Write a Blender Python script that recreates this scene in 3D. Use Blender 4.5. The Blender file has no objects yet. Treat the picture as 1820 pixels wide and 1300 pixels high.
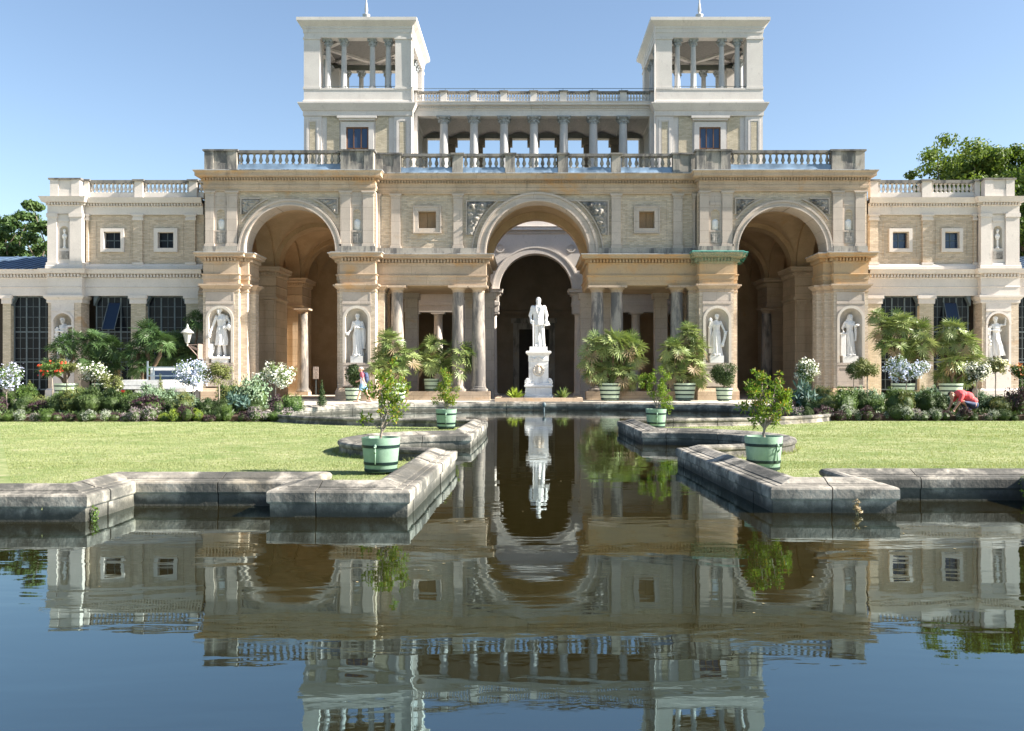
import bpy, math, random
import numpy as np
from mathutils import Vector, Matrix, noise
from mathutils.geometry import tessellate_polygon
R = math.radians
PI = math.pi
sc = bpy.context.scene
col = sc.collection

# ------------------------------------------------------------------ camera
cam_d = bpy.data.cameras.new('camera')
cam = bpy.data.objects.new('camera', cam_d)
col.objects.link(cam)
cam.location = (0, 0, 1.6)
cam.rotation_euler = (R(90), 0, 0)
cam_d.sensor_width = 36.0
cam_d.lens = 36.0 * 1600 / 1820
cam_d.shift_x = -30 / 1820
cam_d.shift_y = 17 / 1820
cam_d.clip_start = 0.1
cam_d.clip_end = 6000
sc.camera = cam

# ------------------------------------------------------------------ light
SUN_EL, SUN_AZ = R(34), R(8)          # azimuth measured from +X towards the viewer
sdir = Vector((math.cos(SUN_EL) * math.cos(SUN_AZ), -math.cos(SUN_EL) * math.sin(SUN_AZ), math.sin(SUN_EL)))
world = bpy.data.worlds.new('World')
sc.world = world
world.use_nodes = True
wn = world.node_tree.nodes
sky = wn.new('ShaderNodeTexSky')
sky.sky_type = 'NISHITA'
sky.sun_disc = False
sky.sun_elevation = SUN_EL
sky.sun_rotation = math.atan2(sdir.x, sdir.y)
sky.altitude = 50
sky.air_density = 1.0
sky.dust_density = 0.8
sky.ozone_density = 1.2
wn['Background'].inputs['Strength'].default_value = 0.064
world.node_tree.links.new(sky.outputs[0], wn['Background'].inputs['Color'])
sun_d = bpy.data.lights.new('sun', 'SUN')
sun_d.energy = 5.0
sun_d.angle = R(0.5)
sun_d.color = (1.0, 0.93, 0.82)
sun = bpy.data.objects.new('sun', sun_d)
col.objects.link(sun)
sun.rotation_euler = (-sdir).to_track_quat('-Z', 'Y').to_euler()
sun.location = sdir * 60
vs = sc.view_settings
vs.view_transform = 'Standard'
vs.look = 'None'
vs.exposure = 1.75
vs.gamma = 1.0
vs.use_curve_mapping = False
sc.render.engine = 'CYCLES'
sc.cycles.max_bounces = 7
sc.cycles.diffuse_bounces = 5
sc.cycles.transparent_max_bounces = 8

# ------------------------------------------------------------------ helpers
def X(x, d): return (x - 940) * d / 1600.0
def Z(y, d): return 1.6 + (667 - y) * d / 1600.0

WO = {}                                  # object -> world origin
def setup(o, parent, w, rz=0.0, scale=None):
    col.objects.link(o)
    w = Vector(w)
    WO[o] = w
    if parent is not None:
        o.parent = parent
        o.location = w - WO[parent]
    else:
        o.location = w
    o.rotation_euler = (0, 0, rz)
    if scale is not None:
        o.scale = scale if hasattr(scale, '__len__') else (scale,) * 3
    return o
def tag(o, label=None, cat=None, group=None, kind=None):
    if label: o['label'] = label
    if cat: o['category'] = cat
    if group: o['group'] = group
    if kind: o['kind'] = kind
    return o
def empty(name, w, label, cat, group=None):
    o = bpy.data.objects.new(name, None)
    o.empty_display_size = 0.2
    setup(o, None, w)
    return tag(o, label, cat, group)
def inst(name, mesh, parent, w, rz=0.0, scale=None):
    return setup(bpy.data.objects.new(name, mesh), parent, w, rz, scale)

def np_mesh(name, V, F, mats, mi=None, smooth=False):
    """V (n,3), F (m,k) one face size"""
    me = bpy.data.meshes.new(name)
    V = np.asarray(V, dtype=np.float32); F = np.asarray(F, dtype=np.int32)
    m, k = F.shape
    me.vertices.add(len(V)); me.vertices.foreach_set('co', V.ravel())
    me.loops.add(m * k); me.loops.foreach_set('vertex_index', F.ravel())
    me.polygons.add(m)
    me.polygons.foreach_set('loop_start', np.arange(0, m * k, k, dtype=np.int32))
    if mi is not None: me.polygons.foreach_set('material_index', np.asarray(mi, dtype=np.int32))
    me.polygons.foreach_set('use_smooth', np.full(m, smooth, dtype=bool))
    for x in (mats if isinstance(mats, (list, tuple)) else [mats]): me.materials.append(x)
    me.update(calc_edges=True); me.validate()
    return me

class MB:
    AUTOSPLIT = False
    def __init__(s): s.v = []; s.f = []; s.m = []
    def groups(s, tol=0.03):
        """faces gathered into separate pieces; pieces whose boxes touch count as one"""
        par = list(range(len(s.v)))
        def find(a):
            while par[a] != a: par[a] = par[par[a]]; a = par[a]
            return a
        for f in s.f:
            r = find(f[0])
            for i in f[1:]: par[find(i)] = r
        comp = {}
        for k, f in enumerate(s.f): comp.setdefault(find(f[0]), []).append(k)
        cs = [list(v) for v in comp.values()]
        if len(cs) < 2 or len(cs) > 400: return cs[:1]
        bb = []
        for c in cs:
            P = np.array([s.v[i] for k in c for i in s.f[k]]); bb.append([P.min(0)-tol, P.max(0)+tol])
        done = False
        while not done:
            done = True; i = 0
            while i < len(cs):
                j = i+1
                while j < len(cs):
                    if np.all(bb[i][0] <= bb[j][1]) and np.all(bb[j][0] <= bb[i][1]):
                        cs[i] += cs.pop(j); b = bb.pop(j); bb[i] = [np.minimum(bb[i][0], b[0]), np.maximum(bb[i][1], b[1])]; done = False
                    else: j += 1
                i += 1
        return cs
    def add(s, vs_, fs_, m=0):
        b = len(s.v); s.v += [tuple(p) for p in vs_]
        for f in fs_: s.f.append(tuple(i + b for i in f)); s.m.append(m)
        return s
    def box(s, x0, x1, y0, y1, z0, z1, m=0):
        if x1 < x0: x0, x1 = x1, x0
        if y1 < y0: y0, y1 = y1, y0
        if z1 < z0: z0, z1 = z1, z0
        return s.add([(x0,y0,z0),(x1,y0,z0),(x1,y1,z0),(x0,y1,z0),(x0,y0,z1),(x1,y0,z1),(x1,y1,z1),(x0,y1,z1)],
                     [(0,3,2,1),(4,5,6,7),(0,1,5,4),(1,2,6,5),(2,3,7,6),(3,0,4,7)], m)
    def frame(s, x0, x1, z0, z1, w, y0, y1, m=0):       # square picture frame
        s.box(x0, x0 + w, y0, y1, z0, z1, m); s.box(x1 - w, x1, y0, y1, z0, z1, m)
        s.box(x0 + w, x1 - w, y0, y1, z0, z0 + w, m); s.box(x0 + w, x1 - w, y0, y1, z1 - w, z1, m)
        return s
    def lathe(s, prof, c=(0,0,0), n=16, m=0, sx=1, sy=1, cap=True, rot=0.0):
        b = []; cx, cy, cz = c; k = len(prof)
        for r, z in prof:
            for i in range(n):
                a = 2*PI*i/n + rot
                b.append((cx + r*sx*math.cos(a), cy + r*sy*math.sin(a), cz + z))
        f = [(j*n+i, j*n+(i+1) % n, (j+1)*n+(i+1) % n, (j+1)*n+i) for j in range(k-1) for i in range(n)]
        if cap:
            f.append(tuple(range(n-1, -1, -1))); f.append(tuple((k-1)*n+i for i in range(n)))
        return s.add(b, f, m)
    def tube(s, pts, rad, n=8, m=0):
        pts = [Vector(p) for p in pts]
        if not hasattr(rad, '__len__'): rad = [rad]*len(pts)
        vv = []; up = Vector((0.13, 0.27, 0.95))
        for i, p in enumerate(pts):
            t = (pts[min(i+1, len(pts)-1)] - pts[max(i-1, 0)]).normalized()
            u = t.cross(up)
            if u.length < 0.05: u = t.cross(Vector((1, 0, 0)))
            u.normalize(); w = t.cross(u)
            for j in range(n):
                a = 2*PI*j/n
                vv.append(p + (u*math.cos(a) + w*math.sin(a))*rad[i])
        k = len(pts)
        f = [(j*n+i, (j+1)*n+i, (j+1)*n+(i+1) % n, j*n+(i+1) % n) for j in range(k-1) for i in range(n)]
        f.append(tuple(range(n))); f.append(tuple((k-1)*n+i for i in range(n-1, -1, -1)))
        return s.add(vv, f, m)
    def ball(s, c, r, n=12, k=8, m=0):
        if not hasattr(r, '__len__'): r = (r, r, r)
        prof = [(max(1e-3, math.sin(PI*j/k)), -math.cos(PI*j/k)) for j in range(k+1)]
        b = []
        for rr, z in prof:
            for i in range(n):
                a = 2*PI*i/n
                b.append((c[0]+r[0]*rr*math.cos(a), c[1]+r[1]*rr*math.sin(a), c[2]+r[2]*z))
        f = [(j*n+i, j*n+(i+1) % n, (j+1)*n+(i+1) % n, (j+1)*n+i) for j in range(k) for i in range(n)]
        return s.add(b, f, m)
    def extr(s, poly, y0, y1, m=0):                      # XZ polygon (counter-clockwise seen from -Y)
        n = len(poly)
        v = [(x, y0, z) for x, z in poly] + [(x, y1, z) for x, z in poly]
        f = [tuple(range(n)), tuple(range(2*n-1, n-1, -1))]
        f += [(i, i+n, (i+1) % n+n, (i+1) % n) for i in range(n)]
        return s.add(v, f, m)
    def extz(s, poly, z0, z1, m=0):                      # XY polygon
        n = len(poly)
        v = [(x, y, z0) for x, y in poly] + [(x, y, z1) for x, y in poly]
        f = [tuple(range(n-1, -1, -1)), tuple(range(n, 2*n))]
        f += [(i, (i+1) % n, (i+1) % n+n, i+n) for i in range(n)]
        return s.add(v, f, m)
    def archfront(s, x0, x1, z0, z1, cx, zsill, zspr, r, y, m=0, n=24, back=None):
        ys = [y] + ([back] if back is not None else [])
        for yi, yy in enumerate(ys):
            q = []
            if zsill > z0 + 1e-4: q.append(((x0, z0), (x1, z0), (x1, zsill), (x0, zsill)))
            q.append(((x0, zsill), (cx-r, zsill), (cx-r, zspr), (x0, zspr)))
            q.append(((cx+r, zsill), (x1, zsill), (x1, zspr), (cx+r, zspr)))
            pts = [(cx - r*math.cos(PI*i/n), zspr + r*math.sin(PI*i/n)) for i in range(n+1)]
            q.append(((x0, zspr), pts[0], (pts[0][0], z1), (x0, z1)))
            q.append((pts[-1], (x1, zspr), (x1, z1), (pts[-1][0], z1)))
            for a, b in zip(pts, pts[1:]): q.append((a, b, (b[0], z1), (a[0], z1)))
            for c in q:
                vv = [(p[0], yy, p[1]) for p in c]
                s.add(vv, [(0, 1, 2, 3) if yi == 0 else (3, 2, 1, 0)], m)
        return s
    def ring(s, cx, zc, r0, r1, y0, y1, m=0, n=28, a0=0.0, a1=PI):
        v = []
        for i in range(n+1):
            a = a0 + (a1-a0)*i/n; ca, sa = math.cos(a), math.sin(a)
            v += [(cx+r0*ca, y0, zc+r0*sa), (cx+r1*ca, y0, zc+r1*sa), (cx+r1*ca, y1, zc+r1*sa), (cx+r0*ca, y1, zc+r0*sa)]
        f = []
        for i in range(n):
            b = 4*i
            for j in range(4): f.append((b+j, b+(j+1) % 4, b+4+(j+1) % 4, b+4+j))
        f += [(3, 2, 1, 0), (4*n, 4*n+1, 4*n+2, 4*n+3)]
        return s.add(v, f, m)
    def niche(s, cx, y, zs, zp, r, dep, m=0, n=14, k=6):
        v = []; rows = [zs, zp]
        for z in rows:
            for i in range(n+1):
                a = PI*i/n; v.append((cx + r*math.cos(a), y + dep*math.sin(a), z))
        f = [(i, i+1, n+2+i, n+1+i) for i in range(n)]
        b = n+1
        for j in range(1, k+1):
            e = PI/2*j/k
            for i in range(n+1):
                a = PI*i/n
                v.append((cx + r*math.cos(a)*math.cos(e), y + dep*math.sin(a)*math.cos(e), zp + r*math.sin(e)))
            c = (n+1)*(j+1)
            f += [(b+i, b+i+1, c+i+1, c+i) for i in range(n)]
            b = c
        f.append(tuple(range(n+1)))
        return s.add(v, f, m)
    def sweep(s, prof, path, m=0, closed_prof=False, dirs=None, caps=False):
        """prof [(out, z)], path [(x, y)]; out is the right-hand side of the path"""
        P = [Vector((p[0], p[1])) for p in path]; n = len(P)
        nor = []
        for i in range(n):
            if dirs is not None: nor.append(dirs[i]); continue
            a = (P[i]-P[i-1]).normalized() if i > 0 else None
            b = (P[i+1]-P[i]).normalized() if i < n-1 else None
            if a is None: a = b
            if b is None: b = a
            na = Vector((a.y, -a.x)); nb = Vector((b.y, -b.x))
            mm = (na+nb)
            if mm.length < 1e-5: mm = na
            mm.normalize(); nor.append(mm / max(0.3, mm.dot(na)))
        k = len(prof)
        v = [(p.x + q.x*o, p.y + q.y*o, z) for p, q in zip(P, nor) for o, z in prof]
        f = []
        kk = k if closed_prof else k-1
        for i in range(n-1):
            for j in range(kk):
                j2 = (j+1) % k
                f.append((i*k+j, (i+1)*k+j, (i+1)*k+j2, i*k+j2))
        if caps:
            f.append(tuple(range(k-1, -1, -1))); f.append(tuple((n-1)*k+j for j in range(k)))
        return s.add(v, f, m)
    def dentils(s, path, o0, o1, z0, z1, w, step, m=0):
        P = [Vector((p[0], p[1])) for p in path]
        for a, b in zip(P, P[1:]):
            d = b-a; L = d.length; d.normalize(); nn = Vector((d.y, -d.x))
            if L < step: continue
            c = int(L/step); off = (L-(c-1)*step-w)/2
            for i in range(c):
                t0 = off+i*step; p = a+d*t0; q = a+d*(t0+w)
                vv = []
                for z in (z0, z1):
                    for pt, o in ((p, o0), (p, o1), (q, o1), (q, o0)):
                        vv.append((pt.x+nn.x*o, pt.y+nn.y*o, z))
                s.add(vv, [(0,1,2,3),(7,6,5,4),(1,0,4,5),(2,1,5,6),(3,2,6,7)], m)
        return s
    def mesh(s, name, mats, o=(0,0,0), smooth=False, auto=None):
        me = bpy.data.meshes.new(name)
        me.from_pydata([(p[0]-o[0], p[1]-o[1], p[2]-o[2]) for p in s.v], [], s.f)
        mats = mats if isinstance(mats, (list, tuple)) else [mats]
        for x in mats: me.materials.append(x)
        if len(mats) > 1: me.polygons.foreach_set('material_index', s.m)
        if smooth: me.polygons.foreach_set('use_smooth', [True]*len(me.polygons))
        me.update()
        if smooth and auto: me.set_sharp_from_angle(angle=R(auto))
        return me
    def build(s, name, mats, parent=None, w=None, smooth=False, auto=None):
        if w is None: w = WO[parent] if parent is not None else (0, 0, 0)
        if parent is not None and s.AUTOSPLIT and len(s.f) < 6000:
            g = s.groups()
            if 2 <= len(g) <= 14:
                out = None
                for fs in g:
                    q = MB(); ix = {}
                    for fi in fs:
                        ff = []
                        for i in s.f[fi]:
                            if i not in ix: ix[i] = len(q.v); q.v.append(s.v[i])
                            ff.append(ix[i])
                        q.f.append(tuple(ff)); q.m.append(s.m[fi])
                    o = setup(bpy.data.objects.new(name, q.mesh(name, mats, w, smooth, auto)), parent, w)
                    out = out or o
                return out
        return setup(bpy.data.objects.new(name, s.mesh(name, mats, w, smooth, auto)), parent, w)

def offset_path(path, o):
    P = [Vector((p[0], p[1])) for p in path]; n = len(P); r = []
    for i in range(n):
        a = (P[i]-P[i-1]).normalized() if i > 0 else None
        b = (P[i+1]-P[i]).normalized() if i < n-1 else None
        if a is None: a = b
        if b is None: b = a
        na = Vector((a.y, -a.x)); nb = Vector((b.y, -b.x)); mm = na+nb
        if mm.length < 1e-5: mm = na
        mm.normalize(); q = P[i] + mm*(o/max(0.3, mm.dot(na))); r.append((q.x, q.y))
    return r

# ------------------------------------------------------------------ materials
class NT:
    def __init__(s, name):
        s.m = bpy.data.materials.new(name); s.m.use_nodes = True
        s.t = s.m.node_tree; s.n = s.t.nodes; s.b = s.n['Principled BSDF']
        s.geo = None
    def N(s, typ, **kw):
        o = s.n.new('ShaderNode'+typ)
        for k, v in kw.items():
            if k in o.bl_rna.properties: setattr(o, k, v)
            else: o.inputs[k].default_value = v
        return o
    def L(s, a, b): s.t.links.new(a, b)
    def pos(s, scale=(1,1,1)):
        if s.geo is None: s.geo = s.N('NewGeometry')
        mp = s.N('Mapping'); mp.inputs['Scale'].default_value = scale
        s.L(s.geo.outputs['Position'], mp.inputs['Vector']); return mp.outputs[0]
    def noise(s, scale, vec, detail=5, rough=0.55, dist=0.0):
        o = s.N('TexNoise'); o.inputs['Scale'].default_value = scale; o.inputs['Detail'].default_value = detail
        o.inputs['Roughness'].default_value = rough; o.inputs['Distortion'].default_value = dist
        s.L(vec, o.inputs['Vector']); return o.outputs['Fac']
    def ramp(s, fac, lo, hi, a=0.0, b=1.0):
        o = s.N('MapRange'); o.inputs['From Min'].default_value = lo; o.inputs['From Max'].default_value = hi
        o.inputs['To Min'].default_value = a; o.inputs['To Max'].default_value = b; o.interpolation_type = 'SMOOTHSTEP'
        s.L(fac, o.inputs['Value']); return o.outputs[0]
    def mix(s, fac, a, b, mode='MIX'):
        o = s.N('Mix', data_type='RGBA'); o.blend_type = mode
        for v, k in ((fac, 0), (a, 6), (b, 7)):
            if isinstance(v, (int, float)): o.inputs[k].default_value = v
            elif isinstance(v, tuple): o.inputs[k].default_value = v if len(v) == 4 else (*v, 1)
            else: s.L(v, o.inputs[k])
        return o.outputs[2]
    def math(s, op, a, b):
        o = s.N('Math', operation=op)
        for v, k in ((a, 0), (b, 1)):
            if isinstance(v, (int, float)): o.inputs[k].default_value = v
            else: s.L(v, o.inputs[k])
        return o.outputs[0]
    def bump(s, h, strength=0.4, dist=0.02, prev=None):
        o = s.N('Bump'); o.inputs['Strength'].default_value = strength; o.inputs['Distance'].default_value = dist
        s.L(h, o.inputs['Height'])
        if prev is not None: s.L(prev, o.inputs['Normal'])
        return o.outputs[0]

def stone(name, c1, c2, stain=None, st=(0.56, 0.72), dark=None, dk=(0.58, 0.78), rough=0.85, bscale=30, bstr=0.35,
          bricks=None, big=0.9, streak=True, wet=None, joints=None):
    t = NT(name); P = t.pos()
    cc = t.mix(t.ramp(t.noise(big, P, 6, 0.6), 0.35, 0.65), c1, c2)
    cc = t.mix(t.ramp(t.noise(14, P, 4, 0.7), 0.3, 0.75, 0, 0.35), cc, tuple(x*0.72 for x in c2))
    nrm = None; h = t.noise(bscale, P, 6, 0.65)
    def runvec():
        sp = t.N('SeparateXYZ'); t.L(P, sp.inputs[0]); cb = t.N('CombineXYZ')
        t.L(t.math('ADD', sp.outputs[0], sp.outputs[1]), cb.inputs[0]); t.L(sp.outputs[2], cb.inputs[1]); return cb.outputs[0]
    if bricks:
        br = t.N('TexBrick'); t.L(runvec(), br.inputs['Vector'])
        br.inputs['Scale'].default_value = 1; br.inputs['Brick Width'].default_value = 0.25
        br.inputs['Row Height'].default_value = 0.08; br.inputs['Mortar Size'].default_value = 0.011
        br.inputs['Mortar Smooth'].default_value = 0.2; br.inputs['Bias'].default_value = -0.1
        br.inputs['Color1'].default_value = (*bricks[0], 1); br.inputs['Color2'].default_value = (*bricks[1], 1)
        br.inputs['Mortar'].default_value = (*bricks[2], 1)
        cc = t.mix(0.72, cc, br.outputs['Color'])
        iv = t.math('SUBTRACT', 1.0, br.outputs['Fac'])
        nrm = t.bump(iv, 0.6, 0.012)
    if joints:                                   # ashlar bed joints
        br = t.N('TexBrick'); t.L(runvec(), br.inputs['Vector'])
        br.inputs['Scale'].default_value = 1; br.inputs['Brick Width'].default_value = joints[0]
        br.inputs['Row Height'].default_value = joints[1]; br.inputs['Mortar Size'].default_value = 0.008
        br.inputs['Color1'].default_value = (1, 1, 1, 1); br.inputs['Color2'].default_value = (0.86, 0.86, 0.86, 1)
        br.inputs['Mortar'].default_value = (0.5, 0.48, 0.45, 1)
        cc = t.mix(0.8, cc, br.outputs['Color'], 'MULTIPLY')
    if stain:
        cc = t.mix(t.ramp(t.noise(0.55, t.pos((1, 1, 1.3)), 6, 0.62, 0.4), st[0], st[1], 0, 0.85), cc, stain)
    if dark:
        v = t.pos((1.6, 1.6, 0.35)) if streak else t.pos((1, 1, 1))
        cc = t.mix(t.ramp(t.noise(1.1, v, 8, 0.68, 0.3), dk[0], dk[1], 0, 0.8), cc, dark)
    if dark:                                     # fine soot blotches
        cc = t.mix(t.ramp(t.noise(4.5, t.pos((1, 1, 0.7)), 8, 0.72), 0.55, 0.72, 0, 0.55), cc, tuple(0.35*a+0.65*b for a, b in zip(c2, dark)))
    if wet:                                      # algae band close to the water line
        sp = t.N('SeparateXYZ'); t.L(P, sp.inputs[0])
        zz = t.math('ADD', sp.outputs[2], t.math('MULTIPLY', t.math('SUBTRACT', t.noise(2.2, P, 7, 0.7), 0.30), 0.30))
        cc = t.mix(t.ramp(zz, wet[1], wet[2], 0.9, 0.0), cc, wet[0])
    t.L(cc, t.b.inputs['Base Color']); t.b.inputs['Roughness'].default_value = rough
    t.b.inputs['Specular IOR Level'].default_value = 0.25
    t.L(t.bump(h, bstr, 0.015, nrm), t.b.inputs['Normal'])
    return t.m
def plain(name, c, rough=0.5, metal=0.0, var=0.12, vs_=8, bump=0.0, spec=0.4):
    t = NT(name); P = t.pos()
    cc = t.mix(t.ramp(t.noise(vs_, P, 5, 0.6), 0.3, 0.7), tuple(x*(1-var) for x in c), tuple(min(1, x*(1+var)) for x in c))
    t.L(cc, t.b.inputs['Base Color']); t.b.inputs['Roughness'].default_value = rough
    t.b.inputs['Metallic'].default_value = metal; t.b.inputs['Specular IOR Level'].default_value = spec
    if bump: t.L(t.bump(t.noise(vs_*4, P, 5), bump, 0.01), t.b.inputs['Normal'])
    return t.m
def leafmat(name, c1, c2, tr=0.35, rough=0.5):
    t = NT(name)
    g = t.N('NewGeometry'); oi = t.N('ObjectInfo')
    f = t.math('ADD', t.math('MULTIPLY', g.outputs['Random Per Island'], 0.75), t.math('MULTIPLY', oi.outputs['Random'], 0.25))
    cc = t.mix(f, c1, c2)
    t.L(cc, t.b.inputs['Base Color']); t.b.inputs['Roughness'].default_value = rough
    t.b.inputs['Specular IOR Level'].default_value = 0.3
    tl = t.N('BsdfTranslucent'); t.L(t.mix(1.0, cc, (1.0, 1.0, 0.55), 'MULTIPLY'), tl.inputs['Color'])
    ms = t.N('MixShader'); ms.inputs[0].default_value = tr
    t.L(t.b.outputs[0], ms.inputs[1]); t.L(tl.outputs[0], ms.inputs[2])
    t.L(ms.outputs[0], t.n['Material Output'].inputs['Surface'])
    return t.m

OR = (0.52, 0.30, 0.13); SOOT = (0.10, 0.095, 0.09)
m_stone = stone('sandstone_warm', (0.56, 0.435, 0.32), (0.46, 0.355, 0.26), OR, (0.55, 0.75), SOOT, (0.60, 0.80), joints=(1.6, 0.5))
m_orange = stone('sandstone_ochre', (0.50, 0.36, 0.215), (0.45, 0.33, 0.21), OR, (0.47, 0.68), SOOT, (0.60, 0.80))
m_pale = stone('sandstone_pale', (0.54, 0.465, 0.40), (0.47, 0.405, 0.35), (0.46, 0.33, 0.2), (0.60, 0.8), SOOT, (0.64, 0.86), joints=(2.0, 0.62))
m_colum = stone('column_stone', (0.45, 0.39, 0.33), (0.38, 0.335, 0.29), None, dark=(0.08, 0.08, 0.085), dk=(0.41, 0.57), big=0.5)
m_grey = stone('balustrade_stone', (0.40, 0.365, 0.315), (0.31, 0.285, 0.25), (0.42, 0.32, 0.21), (0.60, 0.78), (0.07, 0.07, 0.075), (0.46, 0.62))
m_soot = stone('weathered_dark_cap', (0.16, 0.155, 0.15), (0.26, 0.24, 0.21), None, dark=(0.05, 0.05, 0.055), dk=(0.45, 0.65))
m_white = stone('pale_plaster', (0.68, 0.625, 0.575), (0.62, 0.57, 0.525), (0.55, 0.43, 0.30), (0.64, 0.82), (0.26, 0.24, 0.215), (0.60, 0.82), rough=0.8, bstr=0.2)
m_tower = stone('tower_plaster', (0.64, 0.605, 0.57), (0.58, 0.545, 0.515), None, dark=(0.30, 0.28, 0.255), dk=(0.58, 0.80), rough=0.8, bstr=0.2)
m_brick = stone('yellow_brick', (0.60, 0.495, 0.375), (0.49, 0.40, 0.30), (0.50, 0.30, 0.14), (0.60, 0.78), (0.13, 0.12, 0.1), (0.60, 0.80),
                bricks=((0.66, 0.555, 0.43), (0.40, 0.315, 0.225), (0.41, 0.37, 0.325)))
m_brickp = stone('pale_brick', (0.52, 0.46, 0.33), (0.45, 0.40, 0.29), None, dark=(0.2, 0.19, 0.16), dk=(0.62, 0.85),
                 bricks=((0.60, 0.52, 0.39), (0.38, 0.32, 0.22), (0.36, 0.33, 0.28)))
m_vault = stone('vault_plaster', (0.60, 0.44, 0.275), (0.50, 0.36, 0.22), OR, (0.6, 0.85), None, bstr=0.15)
m_hall = stone('hall_stone', (0.66, 0.52, 0.37), (0.58, 0.45, 0.31), None, joints=(1.6, 0.5))  # sandstone copy, colour lightened so the halls read brighter lit
m_niche = stone('niche_plaster', (0.60, 0.55, 0.48), (0.52, 0.47, 0.41), (0.52, 0.36, 0.22), (0.58, 0.78), None, bstr=0.15)
m_relief = stone('relief_stone', (0.42, 0.385, 0.345), (0.26, 0.24, 0.22), None, dark=(0.05, 0.05, 0.05), dk=(0.48, 0.62), big=3, streak=False)
m_marble = stone('marble', (0.80, 0.79, 0.77), (0.74, 0.73, 0.71), None, dark=(0.30, 0.295, 0.285), dk=(0.53, 0.76), rough=0.55, bstr=0.15, bscale=40)
m_kerb = stone('basin_stone', (0.42, 0.385, 0.33), (0.20, 0.186, 0.162), (0.30, 0.26, 0.19), (0.56, 0.72), (0.04, 0.042, 0.04), (0.43, 0.57), big=3.0,
               streak=False, bstr=1.0, bscale=14, wet=((0.04, 0.04, 0.033), 0.09, 0.22))
m_terr = stone('terrace_gravel', (0.62, 0.56, 0.475), (0.55, 0.50, 0.42), (0.40, 0.34, 0.26), (0.58, 0.8), None, bscale=90, bstr=0.5)
m_sheet = plain('plastic_sheet', (0.17, 0.24, 0.33), 0.35, 0.0, 0.35, 1.4, 0.2)
m_slate = plain('zinc_roof', (0.10, 0.15, 0.22), 0.35, 0.3, 0.25, 2)
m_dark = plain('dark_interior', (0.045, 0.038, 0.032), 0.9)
m_steel = plain('window_bars', (0.10, 0.128, 0.14), 0.5)
m_wood = plain('window_wood', (0.16, 0.075, 0.035), 0.5)
m_shut = stone('wooden_shutter', (0.42, 0.27, 0.15), (0.34, 0.22, 0.13), None, dark=(0.12, 0.09, 0.07), dk=(0.6, 0.8))
t = NT('window_glass'); t.b.inputs['Base Color'].default_value = (0.010, 0.012, 0.016, 1); t.b.inputs['Roughness'].default_value = 0.04; t.b.inputs['Specular IOR Level'].default_value = 0.15
t.L(t.bump(t.noise(1.5, t.pos(), 2), 0.15, 0.02), t.b.inputs['Normal']); m_glass = t.m
t = NT('blue_glass'); t.b.inputs['Base Color'].default_value = (0.03, 0.055, 0.11, 1); t.b.inputs['Roughness'].default_value = 0.05; m_bglass = t.m
m_tub = stone('tub_green', (0.265, 0.405, 0.30), (0.225, 0.35, 0.26), (0.31, 0.40, 0.31), (0.6, 0.8), (0.10, 0.14, 0.10), (0.60, 0.80), rough=0.6, bstr=0.12, big=4)
m_tubp = stone('tub_pale_green', (0.46, 0.57, 0.43), (0.40, 0.50, 0.38), (0.46, 0.48, 0.34), (0.6, 0.8), (0.16, 0.18, 0.14), (0.62, 0.82), rough=0.6, bstr=0.12, big=4)
m_band = plain('iron_band', (0.012, 0.03, 0.028), 0.45, 0.3)
m_soil = stone('soil', (0.085, 0.055, 0.035), (0.055, 0.038, 0.026), None, rough=1.0, bscale=25, bstr=0.9)
m_bark = stone('bark', (0.20, 0.16, 0.12), (0.13, 0.105, 0.08), None, dark=(0.05, 0.04, 0.03), bscale=40, bstr=0.9)
m_barkp = stone('pale_bark', (0.36, 0.31, 0.25), (0.26, 0.22, 0.18), None, bscale=40, bstr=0.7)
# ================================================================== the setting
g = MB(); g.add([(-1500, -1500, -0.6), (1500, -1500, -0.6), (1500, 1500, -0.6), (-1500, 1500, -0.6)], [(0, 1, 2, 3)])
m_ground = stone('park_ground', (0.10, 0.13, 0.05), (0.07, 0.10, 0.035), None, rough=1.0)
tag(g.build('ground', m_ground), kind='structure')

# water: murky pond, small ripples
t = NT('pond_water')
t.b.inputs['Base Color'].default_value = (0.0125, 0.0098, 0.0026, 1)
t.b.inputs['Roughness'].default_value = 0.015
t.b.inputs['IOR'].default_value = 3.1
t.b.inputs['Specular IOR Level'].default_value = 0.5
t.b.inputs['Specular Tint'].default_value = (0.49, 0.86, 0.98, 1)
n1 = t.noise(0.9, t.pos((0.55, 1.5, 1)), 3, 0.5, 0.6)
n2 = t.noise(4.2, t.pos((0.6, 1.6, 1)), 3, 0.55, 0.3)
msk = t.ramp(t.noise(0.22, t.pos((0.6, 1.4, 1)), 3), 0.35, 0.7, 0.35, 1.0)
hh = t.math('ADD', t.math('MULTIPLY', n1, 1.0), t.math('MULTIPLY', t.math('MULTIPLY', n2, msk), 0.16))
t.L(t.bump(hh, 1.0, 0.0038), t.b.inputs['Normal'])
m_water = t.m
g = MB(); g.add([(-60, -40, 0), (60, -40, 0), (60, 42.2, 0), (-60, 42.2, 0)], [(0, 1, 2, 3)])
tag(g.build('water', m_water), kind='structure')

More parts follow.
